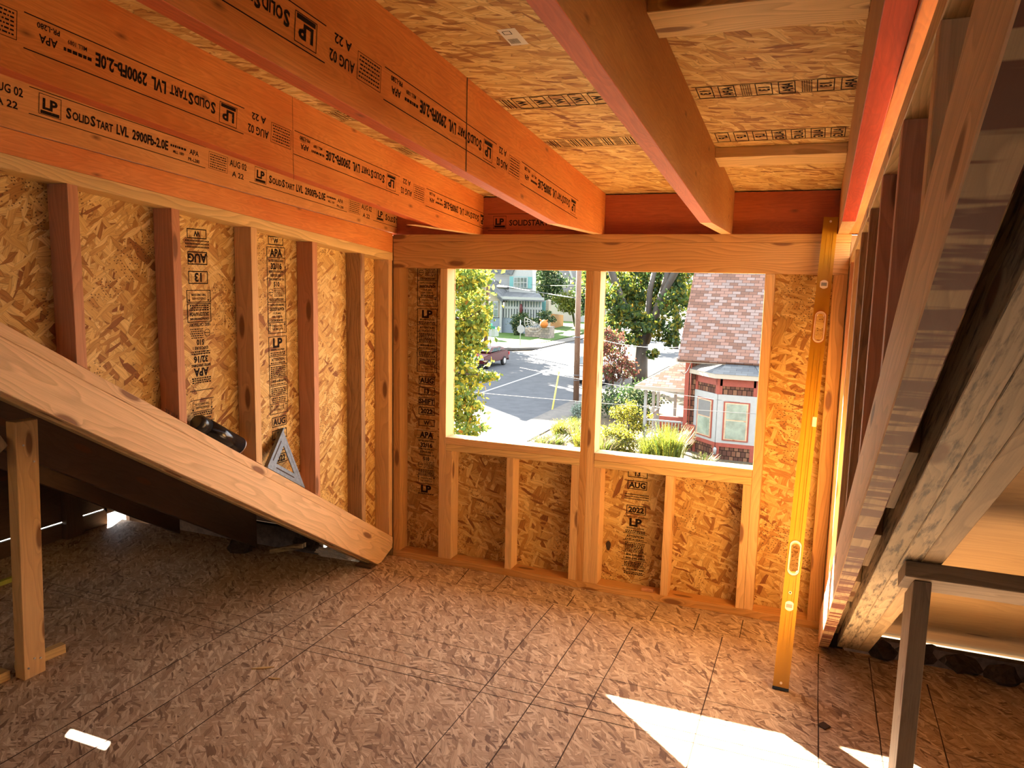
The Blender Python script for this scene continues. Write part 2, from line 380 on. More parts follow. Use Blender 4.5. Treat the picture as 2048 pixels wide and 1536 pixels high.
# stamps on far wall sheathing
def stamp(o, U, V, N, items, parent, w=0.125, mat='ink', name='printed_stamp'):
    """items from the top down (V is up): ('b',text,h) boxed, ('t',text,h) line, ('s',rows) fine print, ('g',gap), ('l',) rule, ('x',h) hatch, ('{',)/('}',) side rules"""
    k = Ink(o, U, V, N); v = 0.0; open_v = 0.0
    for it in items:
        c = it[0]
        if c == 'b': k.frame(.012, v - it[2] - .018, w - .012, v, .004); k.text(it[1], w / 2, v - it[2] - .009, it[2], None, .045, 'C'); v -= it[2] + .022
        elif c == 't': 
            tw = it[3] if len(it) > 3 else None
            if tw: k.text(it[1], (w - tw) / 2, v - it[2] - .003, it[2], tw, .045)
            else: k.text(it[1], w / 2, v - it[2] - .003, it[2], None, .045, 'C')
            v -= it[2] + .007
        elif c == 's': k.scribble(.012, v - it[1] * .0085, w - .012, it[1], .0085, .0056); v -= it[1] * .0085 + .003
        elif c == 'g': v -= it[1]
        elif c == 'l': k.rect(0, v - .003, w, v); v -= .007
        elif c == 'x':
            n = 16
            for i in range(n):
                for j in range(3):
                    k.rect(w * i / n, v - .006 - j * .012, w * (i + .7) / n, v - j * .012)
            v -= it[1]
        elif c == '{': open_v = v; k.rect(0, v - .003, w, v); v -= .006
        elif c == '}': k.rect(0, v - .003, w, v); k.rect(0, v, .004, open_v); k.rect(w - .004, v, w, open_v); v -= .006
        elif c == 'a':
            k.text('STRENGTH AXIS', w / 2, v - .014, .009, .07, .02, 'C'); k.text('THIS DIRECTION', w / 2, v - .028, .009, .075, .02, 'C')
            for u in (.012, w - .014): k.rect(u, v - .036, u + .0025, v); poly(k.bm, [k.P(u - .005, v - .006), k.P(u + .0075, v - .006), k.P(u + .00125, v + .003)])
            v -= .04
        elif c == 'o':
            for i in range(14):
                a0, a1 = 2 * math.pi * i / 14, 2 * math.pi * (i + 1) / 14; cx, cy = .024, v - .022
                poly(k.bm, [k.P(cx + .013 * math.cos(a0), cy + .013 * math.sin(a0)), k.P(cx + .0155 * math.cos(a0), cy + .0155 * math.sin(a0)), k.P(cx + .0155 * math.cos(a1), cy + .0155 * math.sin(a1)), k.P(cx + .013 * math.cos(a1), cy + .013 * math.sin(a1))][::-1])
            k.rect(.011, v - .0235, .037, v - .0205); k.scribble(.046, v - .040, w - .012, 5, .0085, .004); v -= .046
    return k.done(name, parent, M[mat])
APA = [('{',), ('t', 'APA', .032, .085), ('l',), ('t', 'RATED SHEATHING', .010, .10), ('t', '32/16', .024, .075), ('t', 'SIZED FOR SPACING', .009, .10), ('t', 'EXPOSURE 1', .011, .08), ('t', 'THICKNESS 0.451 IN', .009, .10), ('t', '510', .020, .04), ('o',), ('t', '15/32 CATEGORY', .011, .10), ('l',), ('t', 'CONSTRUCTION SHEATHING', .008, .10), ('t', '2R32/2F16/W24', .014, .10), ('t', '11.9 mm', .009, .05), ('t', 'CSA O325-16', .009, .07), ('t', 'EXTERIOR BOND', .009, .08), ('l',), ('a',), ('}',)]
LPB = [('{',), ('t', 'LP', .040, .065), ('t', 'BUILDING SOLUTIONS', .008, .09), ('s', 2), ('l',), ('t', 'ATTENTION', .012, .09), ('s', 1), ('l',), ('s', 6), ('l',), ('t', '1-800-648-6893', .011, .105), ('s', 1), ('l',), ('s', 4), ('l',), ('s', 3), ('l',), ('a',), ('}',)]
DAT = [('b', 'AUG', .028), ('g', .01), ('b', '13', .026), ('g', .01), ('b', 'SHIFT', .026), ('g', .008), ('b', '2022', .026)]
UX, UZ, NF = (1, 0, 0), (0, 0, 1), (0, -1, 0)
stamp((-2.058, OY, 1.628), UX, UZ, NF, APA[9:] + [('g', .01)] + LPB + [('g', .02)] + DAT + [('g', .02), ('b', 'W', .022), ('g', .02)] + APA[:10] + [('s', 4), ('}',) if False else ('l',), ('a',), ('l',), ('t', 'LP', .040, .065), ('s', 1)], wf)
stamp((-.852, OY, .640), UX, UZ, NF, [('b', '13', .024), ('g', .012), ('b', 'AUG', .028), ('g', .02), ('x', .045), ('g', .015), ('b', '2022', .028), ('g', .01)] + LPB[:11] + [('t', '1-800-648-6893', .011, .11), ('l',), ('s', 3), ('l',), ('t', '1-253-620-7400', .010, .105), ('s', 2)], wf)
k = Ink((-.927, OY, .22), UX, UZ, NF, .001)
poly(k.bm, [k.P(.013 * math.cos(t) * (1 + .15 * math.sin(3 * t)), .026 * math.sin(t)) for t in [i * math.pi / 8 for i in range(16)]]); k.done('knot_hole', wf, M['seam'], 'black oval knot hole')

# ---- side walls: sheathing, sloped sole plate, studs, top plate, beams
def side(xin, sgn, nm):            # sgn -1: wall body lies to -x (left wall)
    xa, xb = sorted((xin, xin + sgn * .0885)); so_ = xin + sgn * .089
    b = yz(*sorted((so_, so_ + sgn * .012)), [(.57, zt(.57)), (D, zt(D)), (D, zp(D)), (.57, zp(.57))], 0)
    w = finish('wall_' + nm, b, M['osb'], kind='structure')
    top('top_plate', yz(xa, xb, [(.655, zp(.655) - .042), (D - .001, zp(D) - .042), (D - .001, zp(D)), (.655, zp(.655))]), 'plate', f'sloping top plate over the studs of the {nm} wall', 'wall plate', along=(0, 1, -.09))
    top('sole_plate', yz(xa, xb, [(.655, zt(.655) - .042), (D - .002, zt(D) - .042), (D - .002, zt(D)), (.655, zt(.655))]), 'fir', f'steeply sloping sole plate under the studs of the {nm} wall', 'wall plate', along=(0, 1, -.606))
    return w, xa, xb
wl, xa, xb = side(XL, -1, 'left')
mats = ['stud_red', 'stud_red', 'stud', 'stud_red', 'stud_dark', 'stud']
ords = ['nearest', 'second nearest', 'third', 'fourth', 'fifth', 'last, corner']
for y, m_, od in zip([1.720, 2.127, 2.537, 2.944, 3.341, 3.613], mats, ords):
    top('wall_stud', yz(xa, xb, [(y, zt(y)), (y + .0375, zt(y + .0375)), (y + .0375, zp(y + .0375) - .042), (y, zp(y) - .042)]), m_, f'{od} stud of the left wall, counted towards the windows', 'stud', 'left wall studs')
wr, ra, rb = side(XR, 1, 'right')
for i, y in enumerate([3.50, 3.115, 2.71, 2.30, 1.90, 1.49, 1.085]):
    od = ['first', 'second', 'third', 'fourth', 'fifth', 'sixth', 'seventh', 'eighth'][i]
    top('wall_stud', yz(ra, rb, [(y, zt(y)), (y + .0375, zt(y + .0375)), (y + .0375, zp(y + .0375) - .042), (y, zp(y) - .042)]), ['stud_red', 'stud', 'stud_dark', 'stud_dark', 'stud_red', 'stud_red', 'stud', 'stud_dark'][i], f'{od} stud of the right wall, counted from the window corner', 'stud', 'right wall studs')
NL, UY = (1, 0, 0), (0, 1, 0)
stamp((-2.249, 2.398, .93), (0, -1, 0), (0, 0, -1), NL, [('s', 2), ('a',), ('l',), ('t', 'MADE IN CANADA', .009, .09), ('s', 2), ('l',), ('a',), ('l',), ('g', .03), ('l',), ('g', .02), ('s', 3), ('t', 'APA', .030, .08), ('t', 'RATED SHEATHING', .010, .10), ('t', '32/16', .024, .075), ('s', 2), ('t', 'EXPOSURE 1', .011, .08), ('t', '510', .02, .04), ('o',), ('t', '15/32 CATEGORY', .012, .11), ('{',), ('t', 'CONSTRUCTION SHEATHING', .008, .10), ('t', '2R32/2F16/W24', .014, .10), ('s', 3), ('}',), ('{',), ('a',), ('}',), ('g', .02), ('b', '13', .032), ('g', .02), ('b', 'AUG', .032), ('g', .01), ('x', .035), ('b', 'W', .02)], wl, mat='ink')
stamp((-2.249, 2.738, 1.745), UY, UZ, NL, [('b', 'W', .020), ('g', .004)] + APA + [('g', .01)] + LPB + [('g', .01)] + DAT, wl)

def lvl_print(pt, o, U, V, N, par, start=0.0, reps=3, pitch=.925, worn='ink'):
    """one line of beam marking, repeated; U reading direction, V up, o = baseline centre at s=0"""
    k = Ink(o, U, V, N)
    for r in range(reps):
        s = start + r * pitch
        k.frame(s, -.026, s + .072, .034, .0018); k.text('LP', s + .012, -.008, .030, .048, .04); k.rect(s + .006, -.023, s + .066, -.013)
        k.rect(s - .03, .040, s + .66, .0425); k.rect(s - .03, -.036, s + .66, -.0335)
        k.text('S', s + .088, -.013, .030, .018, .035); k.text('OLID', s + .109, -.013, .024, .060, .03); k.text('S', s + .172, -.013, .030, .018, .035); k.text('TART', s + .193, -.013, .024, .062, .03)
        k.text('LVL', s + .268, -.013, .030, .048, .035); k.text('2900Fb-2.0E', s + .330, -.013, .030, .152, .035)
        k.scribble(s + .492, .004, s + .565, 1, .01, .008); k.text('MILL 1089', s + .505, -.016, .010, .05, .01)
        k.text('APA', s + .580, -.002, .018, .045, .02); k.text('PR-L280', s + .575, -.026, .012, .055, .02)
        k.frame(s + .675, -.030, s + .775, .032, .0014); k.scribble(s + .682, -.024, s + .768, 6, .009, .0036)
        k.text('AUG 02', s + .785, .004, .024, .095, .02); k.text('A 22', s + .800, -.034, .020, .065, .02)
    return k.done('printed_lettering', par, M[worn])

# doubled beam over the left wall
st = top('ripped_beam_strip', yz(XL - .045, XL, [(-.3, zp(-.3) + .0005), (D - .001, zp(D) + .0005), (D - .001, zs(D)), (-.3, zs(-.3))]), 'lvl', 'bright orange tapered strip between left top plate and beam', 'beam strip', along=(0, 1, -.08))
lb = top('header_beam', yz(XL - .045, XL, [(-.3, zs(-.3) + .001), (3.70, zs(3.70) + .004), (3.70, zc(3.70)), (-.3, zc(-.3))]), 'lvl_tan', 'tan laminated beam above the left wall with upright lettering', 'beam', along=(0, 1, -.08))
d = Vector((0, 1, -.0862)).normalized(); n = Vector((0, .0862, 1)).normalized()
lvl_print('l', (XL, 1.643, 2.058), d, n, NL, lb, 0, 3, .928)
lvl_print('l', (XL, 1.643, 2.058), d, n, NL, lb, -.928, 1)
# roof rafters
RN = 'laminated roof rafters'
M['lvl_deep'] = lvl_mat('laminated_beam_deep_red', (0.60, 0.055, 0.015), (0.72, 0.09, 0.03))
rl = [(-1.646, 'lvl', 'laminated roof rafter nearest the left wall, lettering upside down'), (-.998, 'lvl', 'middle laminated roof rafter with a black joint line and upside down lettering'),
      (-.392, 'lvl_ply', 'plain brown laminated roof rafter right of the paper label'), (.1005, 'lvl_ply', 'red bottomed laminated roof rafter along the right wall')]
RF = []
for X, mt, lab in rl:
    zf = zb1 if X == -1.646 else zb
    o = top('roof_rafter', yz(X - .0445, X, [(-.6, zf(-.6)), (3.2 if X == -1.646 else 2.97, 1.8065), (3.699, 1.8065), (3.699, zc(3.699)), (-.6, zc(-.6))], .001), mt, lab, 'rafter', RN, along=(0, 1, -.1)); RF.append(o)
for q_ in RF:
    q_.data.materials.append(M['lvl_deep' if q_ is RF[3] else 'lvl_red'])
    for p in q_.data.polygons:
        if p.normal.z < -.5: p.material_index = 1  # undersides coloured redder, partly for warm light bounced off the floor
d = Vector((0, 1, -.088)).normalized(); n = Vector((0, .088, 1)).normalized()
lvl_print('r', (-1.646, 1.885, 2.040), -d, -n, NL, RF[0], 0, 2, .928)
lvl_print('r', (-1.646, 1.885, 2.040), -d, -n, NL, RF[0], -.928, 1)
lvl_print('r', (-1.646, 1.885, 2.040), -d, -n, NL, RF[0], -1.85, 1)
d = Vector((0, 1, -.095)).normalized(); n = Vector((0, .095, 1)).normalized()
for s in (0, -.925, -1.84): lvl_print('r', (-.998, 1.385, 2.065), -d, -n, NL, RF[1], s, 1)
for X, yy, par, wd in [(-1.646, 2.146, RF[0], .0015), (-.998, 2.107, RF[1], .006), (-.392, 2.62, RF[2], .0015)]:
    bm = bmesh.new(); poly(bm, [(X + .0008, yy, zb(yy) + .001), (X + .0008, yy + wd, zb(yy) + .001), (X + .0008, yy + wd, zc(yy) - .001), (X + .0008, yy, zc(yy) - .001)]); finish('joint_line', bm, M['seam'], par, label='dark scarf joint line')
# white cut ends of rafter seats
for X, par in zip([r[0] for r in rl], RF):
    finish('seat_cut', box(X - .0445, X, 2.975, D - .004, 1.8055, 1.8064), M['stud'], par, along=UY, label='pale sawn level cut at the rafter foot')
# right side beam, rim board
top('header_beam', yz(.1015, XR + .045, [(-.3, zp(-.3) + .0005), (3.70, zp(3.7) + .1), (3.70, zc(3.70)), (-.3, zc(-.3))]), 'lvl', 'orange laminated beam above the right wall plate', 'beam', along=(0, 1, -.08))
rim = top('rim_board', box(XL - .05, .20, 3.7005, 3.744, 1.8065, zc(3.744) - .002), 'lvl_dark', 'dark red rim board closing the rafter ends above the window wall', 'rim board', along=(1, 0, 0))
k = Ink((-1.59, 3.7005, 1.866), UX, UZ, NF)
k.frame(0, -.028, .072, .036, .002); k.text('LP', .012, -.008, .030, .048, .04); k.rect(.006, -.023, .066, -.013); k.rect(-.03, .044, .5, .046); k.rect(-.03, -.04, .5, -.038)
k.text('SOLIDSTART LVL 2900Fb', .09, -.013, .028, .40, .02); k.done('printed_lettering', rim, M['ink'])
for y0, y1, pos in [(1.735, 1.875, 'nearer'), (2.962, 3.10, 'farther')]:
    top('ceiling_block', yz(-.3915, .0555, [(y0, zc(y0) - .038), (y1, zc(y1) - .038), (y1, zc(y1) - .0005), (y0, zc(y0) - .0005)]), 'plate', f'{pos} flat wooden block across the right rafter bay', 'blocking', 'flat blocks under the ceiling', along=UX)
# ceiling stamps, rows run along x
def cstamp(x0, x1, y0, y1, items):
    k = Ink((x0, y0, zc(y0)), UX, CU, CN); L = x1 - x0; H = (y1 - y0)
    k.rect(0, 0, L, .003); k.rect(0, H - .003, L, H)
    u = .01
    while u < L - .03:
        t = items[int(u * 97) % len(items)]
        if t == '#':
            for i in range(5):
                for j in range(8): k.rect(u + i * .006, .008 + j * H / 9, u + i * .006 + .004, .008 + (j + .6) * H / 9)
            u += .04
        elif t == '=':
            for i in range(4): k.rect(u + i * .009, .012, u + i * .009 + .003 + .002 * (i % 2), H - .012)
            u += .042
        else:
            vs, fs, a0, a1 = glyphs(t, .03); s_ = min(.030 / .7, (H - .03) / (a1 - a0)); w = .046
            k.frame(u, .006, u + w, H - .006, .0028)
            nv = [k.bm.verts.new(k.P(u + .038 - q.y * s_, H / 2 + (q.x - (a0 + a1) / 2) * s_)) for q in vs]
            for f in fs:
                try: k.bm.faces.new([nv[i] for i in f])
                except ValueError: pass
            u += w + .016
    k.done('printed_stamp', ce, M['ink'])
cstamp(-.385, .052, 2.325, 2.43, ['13', '2022', 'SHIFT', 'W', '#', '=', 'APA', '='])
cstamp(-.385, .052, 2.78, 2.90, ['LP', 'AUG', '=', '#', '13', '='])
cstamp(-.995, -.44, 2.305, 2.415, ['=', 'LP', '=', '#', '=', 'W'])
cstamp(-.995, -.44, 2.765, 2.88, ['=', '#', '=', '='])
cstamp(-1.64, -1.05, 2.305, 2.415, ['=', 'LP', '#', '='])
cstamp(-1.64, -1.05, 2.765, 2.88, ['=', '#', 'APA', '='])
k = Ink((-.785, 1.826, zc(1.826)), UX, CU, CN, .0008); k.rect(0, 0, .048, .10); lab = k.done('paper_label', ce, M['paper'], 'small white paper label stuck on the sheathing')
k = Ink((-.785, 1.826, zc(1.826)), UX, CU, CN, .0014); k.frame(.008, .012, .030, .032, .002)
for i in range(9): k.rect(.006 + i * .003, .058, .0075 + i * .003, .088)
k.done('bar_mark', lab, M['ink'])

# ---- old roof: rafters, sheathing, gable end
def sloped(x0, x1, ya, yb, o0, o1, bm=None, bev=.0015):     # board between offsets below zt, vertical cut at yb
    return yz(x0, x1, [(ya, zt(ya) - o1), (yb, zt(yb) - o1), (yb, zt(yb) - o0), (ya, zt(ya) - o0)], bev, bm)
top('roof_rafter', yz(-2.2, -2.1605, [(.12, zt(.12) - .207), (3.500, .003), (3.535, .003), (D - .003, .050), (D - .003, zt(D - .003) - .0425), (.12, zt(.12) - .0425)], .002), 'fir', 'big sloping knotty fir rafter under the left wall', 'rafter', 'sloping fir rafters under the side walls', along=SL)
top('roof_rafter', yz(-2.24, -2.2005, [(.12, zt(.12) - .216), (3.485, .003), (D - .003, .003), (D - .003, zt(D - .003) - .0425), (.12, zt(.12) - .0425)]), 'old_smooth', 'second rafter tucked behind the big fir rafter at left', 'rafter', 'doubled old rafters', along=SL)
top('roof_rafter', yz(.103, .1445, [(.12, zt(.12) - .207), (3.44, .017), (3.50, .003), (D - .103, .003), (D - .103, zt(D - .103) - .0425), (.12, zt(.12) - .0425)], .002), 'old_stain', 'sloping rafter under the right wall with dark red stains beneath', 'rafter', 'sloping fir rafters under the side walls', along=SL)
ro = [q for q in COL.objects if q.get('label', '').startswith('sloping rafter under the right')][0]; ro.data.materials.append(M['fir'])
for p in ro.data.polygons:
    if p.normal.x < -.5: p.material_index = 1
for x0, x1, mt, lab in [(.179, .2205, 'old', 'weathered pitted rafter nearest the right wall'), (.221, .2615, 'old', 'weathered pitted rafter with a split knot, middle of three'), (.262, .304, 'old_smooth', 'smooth tan rafter beside the plywood, rightmost of three')]:
    top('roof_rafter', sloped(x0, x1, .12, 3.46, .0425, .207), mt, lab, 'rafter', 'doubled old rafters', along=SL)
for y, w_ in ((1.45, 'nearest, above the right brace'), (1.95, 'second, level with the right brace end'), (2.45, 'third, below the right brace'), (2.85, 'fourth, low down'), (3.15, 'last, close to the floor')):
    top('spacer_block', sloped(.145, .1785, y, y + .30, .06, .150), 'old_smooth', f'spacer block in the gap beside the stained rafter, {w_}', 'blocking', 'spacer blocks between rafters', along=SL)
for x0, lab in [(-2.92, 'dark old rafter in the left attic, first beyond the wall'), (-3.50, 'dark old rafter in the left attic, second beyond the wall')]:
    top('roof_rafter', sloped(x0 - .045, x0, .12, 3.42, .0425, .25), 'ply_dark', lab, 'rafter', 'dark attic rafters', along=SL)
top('roof_rafter', sloped(1.05, 1.09, .12, 3.44, .0425, .207), 'old_smooth', 'lone rafter far right in the attic', 'rafter', 'dark attic rafters', along=SL)
# left roof sheathing with two real gaps that let sun streaks in
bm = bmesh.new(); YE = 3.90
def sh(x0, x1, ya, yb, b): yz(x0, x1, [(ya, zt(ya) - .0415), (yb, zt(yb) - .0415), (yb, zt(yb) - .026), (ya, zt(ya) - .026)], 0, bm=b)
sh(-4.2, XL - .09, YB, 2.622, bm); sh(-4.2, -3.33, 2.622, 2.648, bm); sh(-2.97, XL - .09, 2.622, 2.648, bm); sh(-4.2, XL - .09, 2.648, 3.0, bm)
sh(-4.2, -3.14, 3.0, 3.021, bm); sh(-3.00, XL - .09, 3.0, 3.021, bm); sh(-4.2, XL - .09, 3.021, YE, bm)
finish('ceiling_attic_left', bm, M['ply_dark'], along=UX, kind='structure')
bm = bmesh.new(); sh(.2015, 3.4, YB, YE, bm)
finish('ceiling_attic_right', bm, M['ply'], along=UX, kind='structure')
# gable end of the left attic: horizontal boards with slits, bright gap low down
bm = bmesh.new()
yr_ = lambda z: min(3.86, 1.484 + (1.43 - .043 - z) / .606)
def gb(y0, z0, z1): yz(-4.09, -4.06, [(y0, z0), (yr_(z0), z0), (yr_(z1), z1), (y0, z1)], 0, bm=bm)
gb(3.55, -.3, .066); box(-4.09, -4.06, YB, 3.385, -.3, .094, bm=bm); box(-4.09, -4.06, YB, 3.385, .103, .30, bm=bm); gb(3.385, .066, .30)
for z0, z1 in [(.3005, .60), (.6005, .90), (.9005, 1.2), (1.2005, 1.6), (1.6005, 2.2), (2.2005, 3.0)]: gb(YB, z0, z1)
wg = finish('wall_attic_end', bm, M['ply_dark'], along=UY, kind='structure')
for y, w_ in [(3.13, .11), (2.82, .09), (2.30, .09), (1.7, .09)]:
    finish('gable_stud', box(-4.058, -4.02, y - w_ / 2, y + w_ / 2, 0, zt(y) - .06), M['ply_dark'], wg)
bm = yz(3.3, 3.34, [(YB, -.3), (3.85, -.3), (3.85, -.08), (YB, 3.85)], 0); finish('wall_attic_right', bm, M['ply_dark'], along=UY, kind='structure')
bm = bmesh.new()
for x0, x1, z0, z1 in [(-4.1, -1.2, -.5, 3.9), (-.7, 3.34, -.5, 3.9), (-1.2, -.7, 2.0, 3.9), (-1.2, -.7, -.5, 1.2)]: box(x0, x1, YB - .05, YB, z0, z1, bm=bm)
finish('wall_back', bm, M['osb'], kind='structure')
# unseen panels added above the attic sides to keep sky light out
for nm, x0, x1 in (('seal_left', XL - .10, XL - .09), ('seal_right', .2014, .2114)):
    finish('wall_' + nm, yz(x0, x1, [(YB, zc(YB) - .02), (-.14, zc(-.14) - .02), (-.14, zt(-.14) - .03), (YB, zt(YB) - .03)], 0), M['osb'], kind='structure')
bm = bmesh.new(); box(-4.1, 3.34, YB, 3.90, -.56, -.52, bm=bm); finish('floor_below', bm, M['ply_dark'], kind='structure')  # unseen deck added to block ground light from under the eaves
bm = bmesh.new(); box(-4.1, 3.34, YB, 3.78, GZ, -.5605, bm=bm); finish('wall_lower_storey', bm, M['osb'], kind='structure')
# eaves
bm = bmesh.new(); box(.146, .205, 3.50, 3.54, -.5, .12, bm=bm); box(.20, 1.05, 3.80, 3.84, -.5, zt(3.84) - .060, bm=bm); box(1.05, 3.3, 3.70, 3.74, -.5, zt(3.74) - .043, bm=bm)
box(-3.95, -2.62, 3.60, 3.64, -.5, zt(3.64) - .043, bm=bm); box(-2.62, -2.24, 3.60, 3.64, -.5, -.16, bm=bm); box(-2.34, -2.24, 3.60, 3.64, -.5, .085, bm=bm)
finish('trim_1', bm, M['debris'], along=UX, kind='structure')

# purlin rails and their posts
rp = Vector((0, 1.93, zt(1.93) - .207)); DN = Vector((0, -.606, -1)).normalized()
def rail(x0, x1, lab, y0=1.925, wdt=.140, mt='greyed'):
    p = Vector((x0, y0, zt(y0) - .2075)); q = p + SL * wdt
    return top('purlin_brace', prism([p, q, q + DN * .038, p + DN * .038], (x1 - x0, 0, 0), .002), mt, lab, 'brace', 'purlin braces under the old rafters', along=UX)
rr = rail(.229, 1.9, 'horizontal wooden brace under the rafters on the right side')
zlow = lambda y: zt(y) - .2075 - .044
top('brace_post', yz(.250, .2875, [(1.925, 0.0005), (2.062, .0005), (2.062, zlow(2.062) - .002), (1.925, zlow(1.925) - .002)]), 'greyed', 'wooden post standing under the right brace, dark front face', 'post', 'posts under the braces')
top('purlin_brace', obox((-3.30, 1.835, .930), (.565, 0, .004), (0, .030, .022), (0, -.013, .022), bev=.0015), 'greyed', 'wooden brace end at the left picture edge beside the post', 'brace', 'purlin braces under the old rafters', along=UX)
bm = prism([(-2.806, 1.892, .0005), (-2.748, 1.888, .0005), (-2.748, 1.976, .0005), (-2.792, 1.978, .0005)], (.045, .0, 1.02), .002)
po = top('brace_post', bm, 'stud', 'light wooden post on the left with shiny nail heads', 'post', 'posts under the braces')
for (yy, zz) in [(1.905, .045), (1.930, .075), (1.955, .065), (1.915, .93), (1.955, .86)]:
    x = -2.748 + .045 * zz / 1.02; b = tube([(x, yy, zz), (x + .003, yy, zz)], .004, 8); finish('nail_head', b, M['metal'], po)
top('floor_cleat', obox((-2.835, 2.02, .0195), (.018, -.004, 0), (.01, .095, 0), (0, 0, .019), bev=.0015), 'plate', 'short wood block on the floor behind the left post', 'wood block', along=UY)
top('floor_cleat', obox((-2.86, 1.72, .0195), (.040, .0, 0), (.012, .155, 0), (0, 0, .019), bev=.0015), 'plate', 'wooden cleat on the floor in front of the left post', 'wood block', along=UY)
bm = obox((-3.72, 2.35, .012), (.012, 0, 0), (0, .32, 0), (0, 0, .011))
top('painted_stick', bm, 'green_paint', 'thin green and yellow painted stick on the floor by the left edge', 'stick', along=UY)

# ---- yellow level leaning on the window wall
LB = Vector((-.0335, 3.030, .004)); LT = Vector((.024, 3.642, 1.872)); LA = (LT - LB).normalized(); LLEN = (LT - LB).length
LX = (Vector((1, 0, 0)) - LA * LA.x).normalized(); LN = LX.cross(LA).normalized()
if LN.y > 0: LN = -LN
lv = empty('spirit_level', LB, 'long yellow box beam spirit level leaning against the window wall', 'level')
def lpt(u, s, w): return LB + LX * u + LA * s + LN * w
hw = .0295; H1, H2 = (.455, .565), (1.42, 1.53)
bm = bmesh.new()
def lbox(u0, u1, s0, s1, w0, w1, b, mi=0):
    prism([lpt(u0, s0, w0), lpt(u1, s0, w0), lpt(u1, s1, w0), lpt(u0, s1, w0)], LN * (w1 - w0), bm=b, mi=mi)
lbox(-hw, -hw + .014, 0, LLEN, -.013, .013, bm); lbox(hw - .014, hw, 0, LLEN, -.013, .013, bm)
for s0, s1 in [(0, H1[0]), (H1[1], H2[0]), (H2[1], LLEN)]: lbox(-hw + .014, hw - .014, s0, s1, -.0105, .0105, bm)
for u in (-.008, .008):
    for s0, s1 in [(0, H1[0] - .03), (H1[1] + .03, H2[0] - .03), (H2[1] + .03, LLEN)]: lbox(u - .0012, u + .0012, s0, s1, .0105, .012, bm)
finish('body', bm, M['yellow'], lv, along=LA)
for s0, s1 in (H1, H2):
    bm = bmesh.new(); n = 24; c = (s0 + s1) / 2; hl = (s1 - s0) / 2 + .014; r = .0155
    def stad(rr, hh, w, wavy=0):
        out = []
        for i in range(n):
            t = 2 * math.pi * i / n; ss = math.copysign(hh - rr, math.sin(t)) if abs(math.sin(t)) > 1e-6 else 0
            out.append(lpt(rr * math.cos(t) * (1 + wavy * (i % 2)), c + ss + rr * math.sin(t), w))
        return out
    o_, i_ = stad(.0225, hl, .0138), stad(r, hl - .010, .0138, .08)
    vo = [bm.verts.new(p) for p in o_]; vi = [bm.verts.new(p) for p in i_]; vb = [bm.verts.new(p - LN * .027) for p in i_]
    for i in range(n):
        j = (i + 1) % n; bm.faces.new([vo[i], vo[j], vi[j], vi[i]]); bm.faces.new([vi[i], vi[j], vb[j], vb[i]])
    h_ = finish('hand_hole_grip', bm, M['cream'], lv, label='cream grip ring with red outline')
    bm = bmesh.new()
    for rr, hh, dd in ((.0235, hl + .001, .0012), (.0168, hl - .0085, .0012)):
        a, b2 = [bm.verts.new(p) for p in stad(rr + dd, hh + dd, .0144)], [bm.verts.new(p) for p in stad(rr, hh, .0144)]
        for i in range(n): j = (i + 1) % n; bm.faces.new([a[i], a[j], b2[j], b2[i]])
    finish('outline', bm, M['redline'], h_)
def disc(u, s, r, w, mat, name, sx=1.0, par=None, rim=None):
    bm = bmesh.new(); pts = [lpt(r * sx * math.cos(t), s + r * math.sin(t), w - .002) if False else lpt(u + r * sx * math.cos(t), s + r * math.sin(t), w - .003) for t in [i * math.pi / 10 for i in range(20)]]
    prism(pts, LN * .003, bm=bm); return finish(name, bm, M[mat], par or lv)
for s, nm in ((.320, 'vial_ring'), (1.663, 'vial_ring')):
    a = disc(0, s, .019, .0125, 'cream', nm); bm = bmesh.new(); lbox(-.011, .011, s - .007, s + .007, .0125, .0145, bm); finish('vial', bm, M['vial'], a)
disc(-.002, .372, .006, .0125, 'cream', 'hang_hole_ring'); disc(-.002, .372, .0035, .0130, 'seam', 'hang_hole'); 
bm = bmesh.new(); lbox(.012, .028, 1.05, 1.09, .012, .0145, bm); finish('centre_vial', bm, M['cream'], lv)
disc(0, .022, .005, .0125, 'cream', 'end_screw'); disc(0, LLEN - .02, .005, .0125, 'cream', 'end_screw')
bm = bmesh.new(); lbox(-hw - .001, hw + .001, -.004, .006, -.014, .0145, bm); finish('end_cap', bm, M['black'], lv)

# ---- tools resting on the sloping plate at left
ca = Vector((-2.205, 2.243, zt(2.243))); NS = Vector((0, .606, 1)).normalized(); R = .037
c0 = ca + NS * (R + .0005); cn = empty('spray_can', ca, 'black cylindrical can lying on the sloping plate against the left wall', 'can')
finish('body', tube([c0 + SL * .045, c0 + SL * .255], R, 24), flat('can_black_gloss', (.03, .03, .033), .18, .55, var=0, spec=.8), cn, along=SL)
finish('cap', tube([c0 - SL * .012, c0 + SL * .0, c0 + SL * .044], [R * .7, R * .93, R * .98], 24), M['black'], cn, along=SL)
finish('base_rim', tube([c0 + SL * .2555, c0 + SL * .262], [R * 1.03, R * .99], 24), M['metal'], cn, along=SL)
